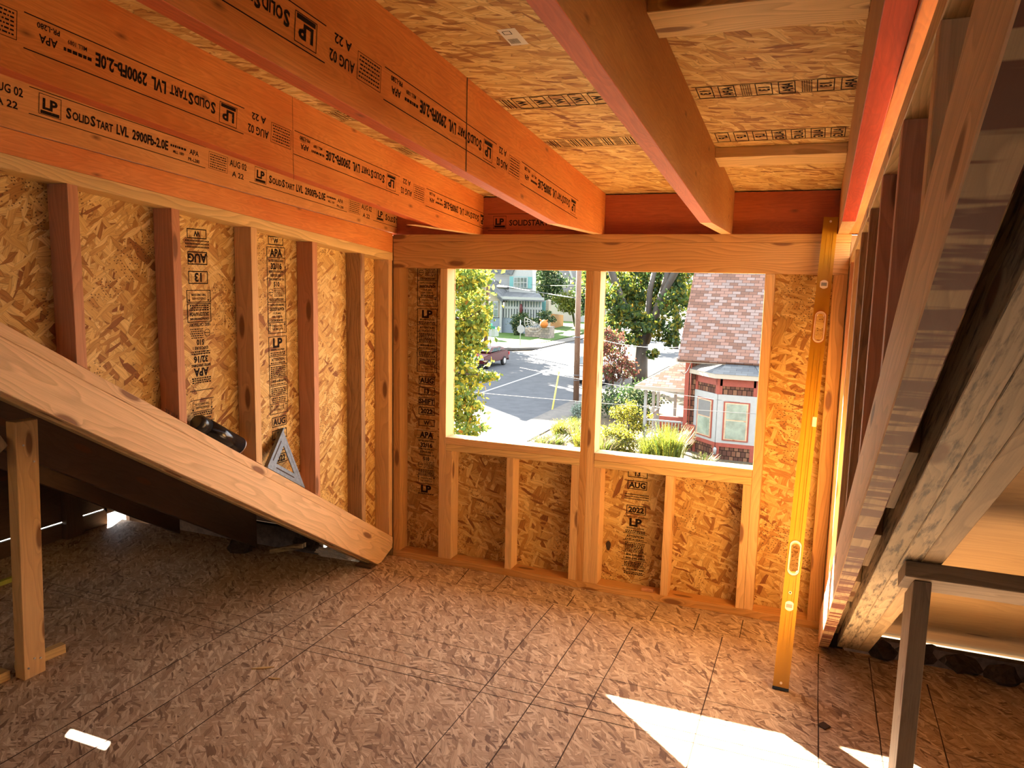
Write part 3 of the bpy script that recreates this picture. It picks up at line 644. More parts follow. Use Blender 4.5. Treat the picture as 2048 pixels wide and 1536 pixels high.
# framing square
P0, P1, P2 = Vector((-2.166, 2.590, zt(2.590) + .030)), Vector((-2.190, 2.812, .874)), Vector((-2.166, 2.866, zt(2.866) + .004))
P0 = Vector((-2.150 - .02, 2.596, zt(2.596) + .045)); P1 = Vector((-2.236, 2.800, .885)); P2 = Vector((-2.170, 2.872, zt(2.872) + .004))
P0 = Vector((-2.170, 2.604, zt(2.604) + .003)); 
NSQ = (P1 - P0).cross(P2 - P0).normalized()
if NSQ.x < 0: NSQ = -NSQ
sq = empty('framing_square', P2, 'small grey metal triangular framing square propped on the sloping plate', 'square')
cen = (P0 + P1 + P2) / 3; bm = bmesh.new()
outer = [P0, P2, P1]; inner = [cen + (p - cen) * .46 for p in outer]
for i in range(3):
    j = (i + 1) % 3; prism([outer[i], outer[j], inner[j], inner[i]], NSQ * .004, bm=bm)
finish('blade', bm, M['alu'], sq, along=(0, 1, 0))
e = (P1 - P0); bm = prism([P0 - NSQ * .008, P0 + NSQ * .012, P1 + NSQ * .012, P1 - NSQ * .008], (P2 - P0).normalized() * .009 + e.normalized() * 0)
finish('fence', bm, M['alu'], sq, label='thick raised edge')
bm = bmesh.new(); sc = .68
for i, (t0, t1, kk) in enumerate([(.16, .80, .72), (.12, .80, .76), (.16, .84, .74)]):
    j = (i + 1) % 3; A = cen + (outer[i] - cen) * kk; B = cen + (outer[j] - cen) * kk; dd = (B - A).normalized(); a = A + (B - A) * t0; b_ = A + (B - A) * t1
    nn = NSQ.cross(dd) * .0028; 
    if i != 1: poly(bm, [a - nn + NSQ * .0045, b_ - nn + NSQ * .0045, b_ + nn + NSQ * .0045, a + nn + NSQ * .0045])
    else:
        m_ = int((b_ - a).length / .006)
        for q in range(m_): c_ = a + (b_ - a) * (q / m_); poly(bm, [c_ - nn + NSQ * .0045, c_ + dd * .0035 - nn + NSQ * .0045, c_ + dd * .0035 + nn * .4 + NSQ * .0045, c_ + nn * .4 + NSQ * .0045])
finish('slot_marks', bm, M['seam'], sq)
# little coil of nails on the plate
bm = bmesh.new()
for q in range(6):
    p = Vector((-2.17, 2.075 + q * .012, zt(2.075 + q * .012) + .003)); tube([p, p + Vector((0, .004, .010)), p + Vector((-.01, .008, .012))], .0012, 5, bm=bm)
top('nail_coil', bm, 'black', 'small dark coil of nails on the sloping plate above the can', 'nails')
# floor litter
def splinter(px, py, L, ang, w, mat, lab, nm='wood_splinter', cat='splinter'):
    q = gnd(px, py, 0); dx, dy = math.cos(ang) * L / 2, math.sin(ang) * L / 2; sx_, sy_ = -math.sin(ang) * w / 2, math.cos(ang) * w / 2
    b = prism([(q.x - dx, q.y - dy, .0012), (q.x + sx_, q.y + sy_, .0012), (q.x + dx, q.y + dy, .0012), (q.x - sx_, q.y - sy_, .0012)], (0, 0, .004)); return top(nm, b, mat, lab, cat, along=(dx, dy, 0))
splinter(526, 1337, .09, .55, .012, 'plate', 'pale wood splinter on the floor in the lower left area')
splinter(1648, 1453, .045, .1, .05, 'seam', 'small dark flake on the floor right of the sun patch', 'dark_flake', 'scrap')
splinter(548, 1358, .05, .3, .008, 'plate', 'tiny pale wood chip just below the larger splinter'); 
splinter(1296, 1188, .06, 0, .02, 'stud_red', 'reddish wood scrap on the floor plate under the right window') if False else None
b = obox((-.70, D + .025, .046), (.03, 0, 0), (0, .012, 0), (0, 0, .007)); top('wood_scrap', b, 'stud_red', 'reddish wood scrap on the floor plate under the right window', 'scrap', along=UX)
# nails
def nail(c, d, L, lab, bend=None):
    c, d = Vector(c), Vector(d).normalized(); b = tube([c, c + d * L], .0016, 8); tube([c + d * L, c + d * (L + .0015)], .0045, 10, bm=b); return top('nail', b, 'metal', lab, 'nail')
nail((.165, 1.899, zp(1.9) - .075), (0, -1, 0), .02, 'nail sticking out near the top of a right wall stud')
# crumpled plastic and debris at the eaves
def crumple(name, cx, cy, cz, rx, ry, rz, mat, lab, cat, sub=3, seed=1):
    rnd = random.Random(seed); b = bmesh.new(); bmesh.ops.create_icosphere(b, subdivisions=sub, radius=1)
    for v in b.verts:
        f = 1 + rnd.uniform(-.38, .30); v.co = Vector((cx + v.co.x * rx * f, cy + v.co.y * ry * f, max(.003, cz + v.co.z * rz * f)))
    return finish(name, b, M[mat], label=lab, cat=cat)
crumple('plastic_sheet', -2.44, 3.515, .012, .13, .04, .034, 'plastic', 'crumpled white plastic in the bright gap under the left rafter', 'plastic sheet', 3, 3)
crumple('debris_heap', -2.66, 3.545, .02, .085, .03, .06, 'debris', 'brown torn paper heap left of the white plastic', 'debris', 3, 4)
crumple('debris_heap', -2.98, 3.34, .03, .07, .05, .045, 'debris', 'small dark crumpled lump by the left eaves', 'debris', 2, 5)
for i, (x, y, r_) in enumerate([(.36, 3.50, .06), (.50, 3.53, .08), (.66, 3.50, .07), (.80, 3.47, .06), (.97, 3.50, .09)]):
    crumple('debris_heap', x, y, .02, r_, .05, r_ * .75, 'debris', ['dark debris lump by the rafter feet', 'dark debris heap behind the right post', 'jagged debris heap right of the post', 'low debris lump along the right eaves', 'dark debris pile at the right picture edge'][i], 'debris', 2, 10 + i)
b = obox((-2.72, 3.44, .03), (.09, .030, .02), (0, .018, 0), (0, 0, .013)); top('wood_scrap', b, 'old', 'short wooden offcut lying by the left eaves gap', 'scrap', along=UX)
b = obox((-2.21, 3.45, .008), (.05, .0, 0), (0, .025, 0), (0, 0, .006)); top('wood_scrap', b, 'ply_dark', 'dark shim at the foot of the big fir rafter', 'scrap', along=UX)
top('corner_block', box(1.10, 1.30, 3.30, 3.42, .001, .17, .003), 'ply_dark', 'dark wooden block standing at the far right by the eaves', 'wood block')

# ================================================================ OUTSIDE
def siding(name, a, pitch=.16, dark=.55):
    k = NT(name, .7, .2); sx = k.n('ShaderNodeSeparateXYZ'); k.l(k.uv(), sx.inputs[0])
    f = k.math('FRACT', k.math('DIVIDE', sx.outputs[1], pitch)); r = k.ramp(f, [(0, (dark,)), (.12, (.92,)), (1, (1.0,))])
    k.l(k.mix(1.0, a, r, 'MULTIPLY'), k.b.inputs['Base Color']); return k.m
def shingle(name, cols, w, h, mortar=(.05, .035, .03), ms=.02, rough=.9, bias=0.0):
    k = NT(name, rough, .15); br = k.n('ShaderNodeTexBrick'); k.l(k.uv(), br.inputs['Vector'])
    br.inputs['Color1'].default_value = (0, 0, 0, 1); br.inputs['Color2'].default_value = (1, 1, 1, 1); br.inputs['Mortar'].default_value = (0, 0, 0, 1)
    br.inputs['Scale'].default_value = 1; br.inputs['Mortar Size'].default_value = ms * h; br.inputs['Brick Width'].default_value = w; br.inputs['Row Height'].default_value = h; br.inputs['Bias'].default_value = bias
    n = len(cols); c = k.ramp(br.outputs['Color'], [(i / n, q) for i, q in enumerate(cols)], 'CONSTANT')
    c = k.mix(br.outputs['Fac'], c, mortar); k.l(c, k.b.inputs['Base Color']); return k.m
def leafmat(name, stops, trans=.5):
    k = NT(name, .6, .25); sx = k.n('ShaderNodeSeparateXYZ'); k.l(k.uv(), sx.inputs[0])
    c = k.ramp(k.math('FRACT', sx.outputs[0]), stops, 'CONSTANT'); k.l(c, k.b.inputs['Base Color'])
    tr = k.n('ShaderNodeBsdfTranslucent'); k.l(c, tr.inputs[0]); mx = k.n('ShaderNodeMixShader'); mx.inputs[0].default_value = trans
    k.l(k.b.outputs[0], mx.inputs[1]); k.l(tr.outputs[0], mx.inputs[2]); k.l(mx.outputs[0], k.out.inputs[0]); return k.m
def ground_mat(name, a, b_, sc=3, rough=.95):
    k = NT(name, rough, .15); f = k.noise(k.uv(), sc, 6, .65); k.l(k.ramp(f, [(.3, a), (.7, b_)]), k.b.inputs['Base Color']); return k.m
M['asphalt'] = ground_mat('asphalt', (.052, .056, .064), (.072, .076, .084), 1.3)
M['concrete'] = ground_mat('concrete', (.085, .08, .075), (.115, .105, .095), 2)
M['grass'] = ground_mat('lawn_grass', (.035, .08, .012), (.07, .12, .025), 2.2)
M['soil'] = ground_mat('soil_and_litter', (.07, .055, .035), (.13, .10, .06), 3)
M['white'] = flat('white_paint', (.46, .48, .48), .5, var=.04)
M['creamw'] = flat('cream_trim', (.50, .46, .38), .5, var=.04)
M['sid_blue'] = siding('blue_grey_siding', (.27, .33, .40), .2); M['sid_beige'] = siding('beige_siding', (.46, .40, .31), .22)
M['sid_light'] = siding('light_grey_siding', (.42, .44, .45), .2); M['sid_cream'] = siding('cream_siding', (.50, .45, .38), .22)
M['roof_grey'] = shingle('grey_roof_shingle', [(.12, .13, .145), (.15, .16, .17), (.18, .19, .20)], .4, .16)
M['roof_far'] = ground_mat('far_grey_roof', (.20, .20, .21), (.25, .25, .26), 1)
M['teal'] = flat('teal_shutter_paint', (.12, .30, .30), .6, var=.05)
M['glass'] = flat('window_glass_dark', (.05, .07, .08), .08, spec=.8, var=.3, vs=2)
M['glass_green'] = flat('window_glass_curtained', (.20, .26, .22), .15, spec=.7, var=.25, vs=3)
M['screen'] = flat('insect_screen', (.10, .10, .10), .6, var=.05)
M['roof_red'] = shingle('pinkish_roof_shingle', [(.23, .12, .085), (.29, .16, .12), (.32, .185, .145), (.33, .245, .22), (.20, .11, .08), (.28, .21, .19)], .30, .145, (.10, .06, .05), .06)
M['shake'] = shingle('brown_wall_shingle', [(.14, .06, .04), (.19, .085, .05), (.11, .05, .035), (.24, .12, .07)], .16, .20, (.03, .015, .01), .07)
M['redtrim'] = flat('red_trim_paint', (.40, .09, .06), .6, var=.08)
M['bark'] = lumber('bark', (.06, .05, .04), (.11, .09, .07), weather=.8, grain=.5)
M['pole'] = lumber('pole_wood', (.26, .14, .085), (.34, .20, .13), weather=.3)
M['orange_fence'] = siding('orange_fence_boards', (.55, .25, .07), .15)
M['car_red'] = flat('dark_red_car_paint', (.045, .001, .002), .45, spec=.3, var=.0)
M['car_white'] = flat('white_car_paint', (.55, .56, .58), .25, spec=.6, var=.0)
M['tyre'] = flat('tyre', (.02, .02, .02), .9, var=0); M['hub'] = flat('wheel_rim', (.45, .45, .46), .3, .7, var=0)
M['lamp_red'] = flat('tail_lamp', (.45, .01, .01), .3, var=0)
M['wire'] = flat('wire_black', (.03, .03, .03), .6, var=0); M['wire_l'] = flat('wire_pale', (.16, .16, .17), .6, var=0)
M['sign_green'] = flat('street_sign_green', (.02, .22, .14), .5, var=0); M['sign_back'] = flat('bare_sign_metal', (.50, .51, .52), .4, .3, var=.05)
M['stone'] = shingle('stone_block', [(.28, .23, .19), (.36, .30, .25), (.22, .19, .17)], .4, .25, (.15, .13, .11), .08)
M['orange'] = flat('orange_decoration', (.7, .22, .04), .7, var=.1); M['webr'] = flat('white_rope', (.65, .62, .58), .8, var=0)
M['yellow_guard'] = flat('yellow_guy_guard', (.75, .62, .12), .5, var=0)
Y_, YG, G1, G2, G3, O_, R_ = (.34, .30, .03), (.20, .24, .03), (.10, .17, .03), (.06, .12, .03), (.035, .075, .025), (.36, .16, .02), (.22, .05, .03)
Y_, YG, G1, G2, G3, O_, R_ = [tuple(c * .68 for c in q) for q in (Y_, YG, G1, G2, G3, O_, R_)]
M['leaf_maple'] = leafmat('maple_leaves', [(0, G1), (.15, YG), (.52, tuple(1.35 * c for c in Y_)), (.82, G1), (.93, O_), (.96, YG)])
M['leaf_big'] = leafmat('big_tree_leaves', [(0, G2), (.30, G3), (.45, G1), (.62, YG), (.82, Y_), (.985, O_)])
M['leaf_lime'] = leafmat('lime_leaves', [(0, YG), (.35, (.15, .17, .02)), (.75, G1), (.9, Y_)])
M['leaf_dark'] = leafmat('dark_leaves', [(0, G3), (.45, G2), (.8, (.17, .22, .10)), (.93, (.40, .38, .16))], .3)
M['leaf_red'] = leafmat('red_leaves', [(0, (.13, .045, .03)), (.35, (.20, .06, .045)), (.6, (.11, .075, .04)), (.8, (.08, .10, .035))], .4)
M['leaf_gold'] = leafmat('gold_shrub_leaves', [(0, (.22, .19, .02)), (.4, (.15, .165, .02)), (.7, (.09, .11, .02)), (.9, (.23, .20, .035))])
M['leaf_grey'] = leafmat('grey_green_leaves', [(0, (.22, .28, .22)), (.5, (.14, .20, .15)), (.8, (.30, .36, .30))], .3)
M['leaf_grass'] = leafmat('tall_grass', [(0, (.14, .15, .03)), (.4, (.08, .12, .02)), (.7, (.17, .12, .07)), (.9, (.14, .08, .06))])

def dim(keys, f):                     # outdoor colours darkened to offset the overexposed daylight outside
    for key in keys.split():
        t = M[key].node_tree; b = [n for n in t.nodes if n.type == 'BSDF_PRINCIPLED'][0]; s = b.inputs['Base Color']
        if s.is_linked:
            src = s.links[0].from_socket; dst = [l.to_socket for l in src.links]
            q = t.nodes.new('ShaderNodeMix'); q.data_type = 'RGBA'; q.blend_type = 'MULTIPLY'; q.inputs[0].default_value = 1; q.inputs[7].default_value = (f, f, f, 1)
            for d_ in dst: t.links.new(q.outputs[2], d_)
            t.links.new(src, q.inputs[6])
        else: c = s.default_value; s.default_value = (c[0] * f, c[1] * f, c[2] * f, 1)
dim('white creamw', .50); dim('sid_blue sid_beige sid_light sid_cream roof_grey roof_far', .55); dim('roof_red', .52); dim('glass_green teal', .62); dim('redtrim', .42); dim('shake', .5); dim('stone', .7); dim('bark', .5)
dim('white creamw sid_blue sid_beige sid_light sid_cream roof_grey roof_far roof_red asphalt leaf_big leaf_dark leaf_gold leaf_lime leaf_grass', .88)
dim('sign_back webr orange orange_fence yellow_guard', .45); dim('leaf_maple', .95); dim('leaf_big leaf_lime leaf_dark leaf_red leaf_gold leaf_grey leaf_grass grass soil', .72); dim('asphalt concrete', .9); dim('car_white pole wire_l', .5)

def leaves(blobs, n, size, bm=None, seed=1, hollow=.45, flatten=1.0):
    rnd = random.Random(seed); bm = bm or bmesh.new(); ul = bm.loops.layers.uv.get('UVMap') or bm.loops.layers.uv.new('UVMap')
    wts = [(r[1] ** 2 if not isinstance(r[1], tuple) else r[1][0] * r[1][2]) ** .72 for r in blobs]; tot = sum(wts)
    for (c, r), w in zip(blobs, wts):
        rx, ry, rz = r if isinstance(r, tuple) else (r, r, r)
        cl = [Vector((rnd.gauss(0, 1), rnd.gauss(0, 1), rnd.gauss(0, 1))).normalized() * rnd.uniform(hollow, 1) for _ in range(max(4, int(22)))]
        for _ in range(int(n * w / tot)):
            q = rnd.choice(cl); p = Vector((rnd.gauss(0, .20), rnd.gauss(0, .20), rnd.gauss(0, .16))) + q
            p = Vector(c) + Vector((p.x * rx, p.y * ry, p.z * rz * flatten))
            a = Vector((rnd.gauss(0, 1), rnd.gauss(0, 1), rnd.gauss(0, .6))).normalized(); b = a.orthogonal().normalized(); b.rotate(Matrix.Rotation(rnd.uniform(0, 6.3), 3, a))
            s = size * rnd.uniform(.6, 1.3); t = a.cross(b); u = rnd.random()
            vs = [bm.verts.new(p - b * s), bm.verts.new(p + t * s * .55 + a * s * .15), bm.verts.new(p + b * s * .9), bm.verts.new(p - t * s * .55 + a * s * .15)]
            f = bm.faces.new(vs)
            for lp in f.loops: lp[ul].uv = (u, .5)
    return bm
def tree(nm, trunk, blobs, n, size, mat, lab, cat='tree', group=None, bark='bark', seed=1, branches=(), base=None):
    o = empty(nm, base or trunk[0][0], lab, cat, group)
    bm = tube([t[0] for t in trunk], [t[1] for t in trunk], 9)
    for b in branches: tube([t[0] for t in b], [t[1] for t in b], 7, bm=bm)
    finish('trunk', bm, M[bark], o, along=UZ)
    finish('foliage', leaves(blobs, n, size, seed=seed), M[mat], o); return o

# ground, streets
def slab(name, pts, z, mat, h=.05, kind='structure', label=None, cat=None, along=UY):
    bm = prism([(x, y, z - h) for x, y in pts], (0, 0, h)); return finish(name, bm, M[mat], along=along, kind=kind, label=label, cat=cat)
slab('ground', [(-160, -30), (80, -30), (80, 240), (-160, 240)], GZ - .16, 'soil')
slab('road_along', [(-24, -20), (-11.6, -20), (-11.6, 58), (-24, 58)], GZ, 'asphalt', .1)
slab('road_across', [(-120, 58), (60, 58), (60, 62.5), (-120, 62.5)], GZ, 'asphalt', .1)
slab('road_beyond', [(-23.5, 62.5), (-11.0, 62.5), (-11.0, 130), (-23.5, 130)], GZ, 'asphalt', .1)
slab('road_far_side', [(-11.0, 62.5), (60, 62.5), (60, 84), (-11.0, 84)], GZ + .002, 'concrete', .1)
slab('pavement_near', [(-11.35, -20), (-10.1, -20), (-10.1, 57), (-11.35, 57)], GZ + .10, 'concrete', .2)
slab('kerb', [(-11.6, -20), (-11.36, -20), (-11.36, 57), (-11.6, 57)], GZ + .09, 'concrete', .2)
slab('yard_near', [(-10.09, -20), (40, -20), (40, 57), (-10.09, 57)], GZ + .06, 'soil', .15)
slab('lawn_corner', [(-60, 64.6), (-28, 64.6), (-25.2, 67.5), (-25.6, 84), (-27, 95), (-60, 95)], GZ + .12, 'grass', .2)
slab('pavement_corner', [(-60, 62.8), (-27.5, 62.8), (-23.6, 66.5), (-23.6, 130), (-25.1, 130), (-25.1, 67.6), (-28.0, 64.5), (-60, 64.5)], GZ + .11, 'concrete', .2)
slab('lawn_behind', [(-60, 95.1), (-25.2, 95.1), (-25.2, 118), (-60, 118)], GZ + .10, 'grass', .2)
slab('lawn_left', [(-60, -20), (-25.5, -20), (-25.5, 57), (-60, 57)], GZ + .10, 'grass', .2)
slab('pavement_left', [(-25.4, -20), (-24.1, -20), (-24.1, 57), (-25.4, 57)], GZ + .11, 'concrete', .2)
def paint(pts, w, name='road_line'):
    pts = [Vector((p[0], p[1], GZ + .006)) for p in pts]; bm = bmesh.new()
    for a, b in zip(pts, pts[1:]):
        d = (b - a).normalized(); s = Vector((-d.y, d.x, 0)) * w / 2; prism([a - s, b - s, b + s, a + s], (0, 0, .004), bm=bm)
    return finish(name, bm, M['white'], kind='structure')
paint([(-17.0, 36.5), (-17.4, 53.9)], .15); paint([(-17.55, 53.9), (-12.0, 53.5)], .25); paint([(-23.4, 60.2), (-20.6, 62.6)], .3)
k = Ink((-17.0, 48.7, GZ + .006), UX, UY, (0, 0, 1)); k.text('STOP', 0, 0, 2.2, 3.6, .03); k.done('road_lettering', None, M['white']); o = bpy.data.objects['road_lettering']; tag(o, kind='structure')

# --- blue-grey house across the corner
def P2(px, py, Y): q = at(px, py, Y); return q
def wall_poly(pts, Y, mat, parent, name='wall', th=.15, along=UX):
    ps = [at(px, py, Y) for px, py in pts]; bm = prism(ps, (0, th, 0)); return finish(name, bm, M[mat], parent, along=along)
def wbox(px0, py0, px1, py1, Y, mat, parent, name, pr=.08, d=.1):
    a, b = at(px0, py0, Y), at(px1, py1, Y); x0, x1 = sorted((a.x, b.x)); z0, z1 = sorted((a.z, b.z))
    return finish(name, box(x0, x1, Y - pr, Y - pr + d, z0, z1), M[mat], parent, along=UX)
h1 = empty('house', (-34, 82, GZ), 'blue grey house with teal shutters and a glazed porch across the corner', 'house')
Yh = 82.0
g0 = GZ + .1
def hx(px, Y=Yh, py=620): return at(px, py, Y).x
x_l, x_c, x_r = hx(880), hx(1003), hx(1087)
zT, zM = at(1003, 598, Yh).z, at(1003, 635, Yh).z
finish('wall', box(x_l, x_c, Yh, Yh + .3, g0, zM), M['sid_blue'], h1, along=UX)
wall_poly([(880, 636), (1003, 636), (1003, 598), (968, 566), (925, 562), (880, 590)], Yh, 'sid_beige', h1, 'gable_wall', .4)
bm = prism([at(1006, 600, Yh - .5), at(968, 561, Yh - .5), at(968, 567, Yh - .5), at(1004, 605, Yh - .5)], (0, 11, 0)); prism([at(968, 561, Yh - .5), at(920, 568, Yh - .5), at(920, 572, Yh - .5), at(968, 567, Yh - .5)], (0, 11, 0), bm=bm)
finish('roof', bm, M['roof_grey'], h1, along=UX)
finish('wall', box(x_c, hx(1082), Yh + .3, Yh + 2.4, g0, zM), M['sid_blue'], h1, along=UX)
finish('porch_wall', box(x_c, hx(1082), Yh + 1.4, Yh + 2.4, zM, zT - .1), M['teal'], h1, along=UX)
nb = 15
for i in range(nb):
    px = 1005 + i * (1082 - 1005) / (nb - 1); a = at(px, 600, Yh + .3)
    finish('porch_mullion', box(a.x - .10, a.x + .10, Yh + .22, Yh + .36, zM, zT), M['white'], h1)
finish('porch_rail', box(x_c, hx(1082), Yh + .2, Yh + .34, at(1003, 617, Yh).z, at(1003, 614, Yh).z + .1), M['white'], h1)
finish('porch_glazing', box(x_c, hx(1082), Yh + .36, Yh + .40, zM, at(1003, 617, Yh).z), M['glass'], h1)
finish('eave_board', box(x_c - .2, hx(1089), Yh - .35, Yh - .2, zT - .05, zT + .3), M['white'], h1, along=UX)
bm = prism([at(1003, 598, Yh - .4), at(1089, 601, Yh - .4), at(1078, 586, Yh + 3.2), at(1010, 582, Yh + 3.2)], (0, 0, -.15)); finish('porch_roof', bm, M['roof_grey'], h1, along=UX)
bm = prism([at(1003, 598, Yh + 2), at(1000, 578, Yh + 4), at(968, 561, Yh + 4), at(968, 580, Yh + 4)], (0, .2, 0)); finish('roof', bm, M['roof_grey'], h1, along=UX)
Yd = 85.0
finish('dormer_wall', box(hx(978, Yd), hx(1018, Yd), Yd + .4, Yd + 1.2, at(1003, 600, Yd).z, at(1003, 548, Yd).z), M['sid_light'], h1, along=UX)
wall_poly([(1018, 594), (1065, 594), (1065, 536), (1041, 515), (1018, 536)], Yd, 'white', h1, 'dormer_wall', 1.2)
wall_poly([(975, 548), (1023, 550), (1034, 528), (1000, 520), (975, 535)], Yd - .2, 'roof_grey', h1, 'roof', .3)
w_ = wbox(1020, 553, 1064, 577, Yd, 'teal', h1, 'window_shutter', .1, .06)
w_ = wbox(1028, 554, 1056, 576, Yd, 'white', h1, 'window', .16, .06)
for i in range(4):
    for j in range(2): wbox(1029.5 + i * 6.6, 555.5 + j * 10.4, 1034 + i * 6.6, 564 + j * 10.4, Yd, 'glass', w_, 'pane', .2, .05)
for px in (976, 987.5):
    w_ = wbox(px, 602, px + 9.5, 635, Yh, 'white', h1, 'window', .1, .08); wbox(px + 1.5, 604, px + 8, 616.5, Yh, 'glass', w_, 'pane', .14, .05); wbox(px + 1.5, 619, px + 8, 633, Yh, 'glass', w_, 'pane', .14, .05)
wbox(1000.5, 600, 1003.5, 668, Yh, 'white', h1, 'corner_board', .1, .12)
finish('wall', box(hx(1082), hx(1088), Yh + 1.6, Yh + 2.4, g0, zT), M['sid_beige'], h1, along=UX)
o = wbox(980, 656, 992, 673, 71.5, 'white', None, 'utility_cabinet', .3, 1.0); tag(o, 'white utility cabinet on the lawn behind the green street sign', 'cabinet')
# hedge, planter, decorations
def shrub(nm, px, py, Y, rx, ry, rz, n, size, mat, lab, cat='shrub', group=None, seed=1, hollow=.5, stemh=None):
    c = at(px, py, Y); o = empty(nm, (c.x, c.y, GZ + .1), lab, cat, group)
    finish('stem', tube([(c.x, c.y, GZ + .05), (c.x + .05, c.y, c.z)], .05, 6), M['bark'], o, along=UZ)
    finish('foliage', leaves([((c.x, c.y, c.z), (rx, ry, rz))], n, size, seed=seed, hollow=hollow), M[mat], o); return o
shrub('evergreen_shrub', 1046, 641, 79.5, 1.5, .8, .8, 1200, .13, 'leaf_dark', 'dark evergreen shrub left under the glazed porch', group='shrubs by the porch', seed=3)
shrub('evergreen_shrub', 1035, 656, 79.4, .5, .5, 1.1, 600, .13, 'leaf_dark', 'narrow dark shrub against the blue siding behind the stop sign', group='shrubs by the porch', seed=33)
shrub('evergreen_shrub', 1088, 635, 79.5, 1.2, .8, .75, 1100, .13, 'leaf_dark', 'dark evergreen shrub right of the porch by the orange fence', group='shrubs by the porch', seed=4)
a, b = at(1050, 655, 78), at(1080, 672, 78); o = finish('stone_planter', box(a.x, b.x, 78, 79, GZ, a.z), M['stone'], along=UX, label='low stone wall in front of the porch', cat='wall')
a, b = at(1079, 653, 77), at(1099, 673, 77); o = finish('stone_steps', box(a.x, b.x, 77, 78.6, GZ, a.z), M['stone'], along=UX, label='stone entrance block beside the low wall', cat='steps')
c = at(1065, 655, 76.6); bm = bmesh.new()
for i in range(9):
    t = math.pi * (.5 + i / 8 * .95) ; tube([(c.x, 77, c.z + .6), (c.x + 1.1 * math.cos(t + 1.2), 77, c.z + .6 + 1.1 * math.sin(t + 1.2))], .022, 4, bm=bm)
for r_ in (.4, .75, 1.1): tube([(c.x + r_ * math.cos(math.pi * (.5 + i / 8 * .95) + 1.2), 77, c.z + .6 + r_ * math.sin(math.pi * (.5 + i / 8 * .95) + 1.2)) for i in range(9)], .03, 4, bm=bm)
finish('spider_web_decoration', bm, M['webr'], label='white rope spider web stretched beside the stop sign', cat='decoration')
c = at(1088, 648, 76.5); bm = tube([c + Vector((0, 0, -.4)), c + Vector((0, 0, -.1)), c + Vector((0, 0, .2)), c + Vector((0, 0, .45))], [.25, .45, .4, .1], 10); tube([c + Vector((-.2, 0, .2)), c + Vector((-.5, 0, .5))], [.15, .03], 6, bm=bm); tube([c + Vector((.2, 0, .2)), c + Vector((.4, 0, .5))], [.15, .03], 6, bm=bm)
finish('orange_decoration', bm, M['orange'], label='orange lumpy porch decoration on the stone block', cat='decoration')
c = at(1042, 622, 81.8); o = finish('hanging_figure', tube([c + Vector((0, 0, -1.1)), c + Vector((0, 0, .3)), c + Vector((0, 0, .8))], [.18, .2, .1], 8), M['car_red'], label='dark red draped decoration hanging on the porch windows', cat='decoration')
# fence, rear houses
bm = prism([gnd(1099, 660), gnd(1126, 653), at(1126, 630, gnd(1126, 653).y), at(1102, 627, gnd(1099, 660).y)], (.05, -.02, 0)); finish('board_fence', bm, M['orange_fence'], along=UZ, label='orange wooden fence right of the blue grey house', cat='fence')
hb = empty('house', (-36, 112, GZ), 'beige house half hidden behind the orange fence', 'house', 'rear houses')
Yb = 112
a, b = at(1080, 600, Yb), at(1200, 652, Yb); finish('wall', box(a.x, b.x + 4, Yb, Yb + 8, GZ, at(1100, 590, Yb).z), M['sid_cream'], hb, along=UX)
finish('garage_door', box(at(1155, 640, Yb).x, at(1178, 640, Yb).x, Yb - .1, Yb + .05, GZ, at(1160, 628, Yb).z), M['white'], hb)
hc = empty('house', (-30, 126, GZ), 'large house with a broad grey roof far behind the trees', 'house', 'rear houses')
Yc = 122
wall_poly([(1065, 600), (1215, 606), (1215, 510), (1065, 510)], Yc, 'roof_far', hc, 'roof', .4)
wall_poly([(1135, 535), (1143, 556), (1152, 560), (1175, 559), (1178, 535)], Yc - 1.2, 'white', hc, 'gable_trim', .2)
wall_poly([(1139, 530), (1146, 553), (1153, 557), (1174, 556), (1176, 530)], Yc - 1.4, 'roof_far', hc, 'gable', .15)
# trees behind
def blob(px, py, Y, r): c = at(px, py, Y); return ((c.x, c.y, c.z), r)
tree('leafy_tree', [(gnd(1092, 655), .35), (at(1090, 600, 98), .25), (at(1088, 570, 98), .1)], [blob(1085, 560, 98, (2.4, 2, 2.6)), blob(1105, 560, 98, (2.0, 2, 2.2)), blob(1098, 590, 98, (2.0, 2, 2.0))], 3600, .22, 'leaf_dark', 'tall dark green tree right of the teal shuttered dormer', group='street trees', seed=5)
tree('leafy_tree', [(gnd(1151, 655), .22), (at(1146, 630, 97), .16), (at(1140, 610, 96.5), .08)], [blob(1136, 607, 96, (1.8, 1.5, 1.3)), blob(1158, 615, 96, (1.6, 1.5, 1.4)), blob(1143, 598, 96, (1.3, 1.3, 1.0))], 3000, .17, 'leaf_lime', 'small bright lime green tree beside the orange fence', group='street trees', seed=6)
tree('leafy_tree', [(gnd(1178, 680), .3), (at(1185, 600, 90), .2), (at(1185, 570, 90), .1)], [blob(1178, 575, 90, (1.6, 2, 2.5)), blob(1172, 600, 90, (1.2, 1.5, 1.8))], 2200, .2, 'leaf_dark', 'green tree behind the right utility pole', group='street trees', seed=7)
tree('leafy_tree', [(Vector((at(940, 600, 99).x, 99, GZ)), .3), (at(940, 600, 99), .2), (at(940, 560, 99), .1)], [blob(948, 548, 99, (3.7, 2, 2.4)), blob(975, 550, 99, (2.1, 2, 1.7))], 2600, .22, 'leaf_dark', 'dark tree top above the beige gable wall', group='street trees', seed=8)

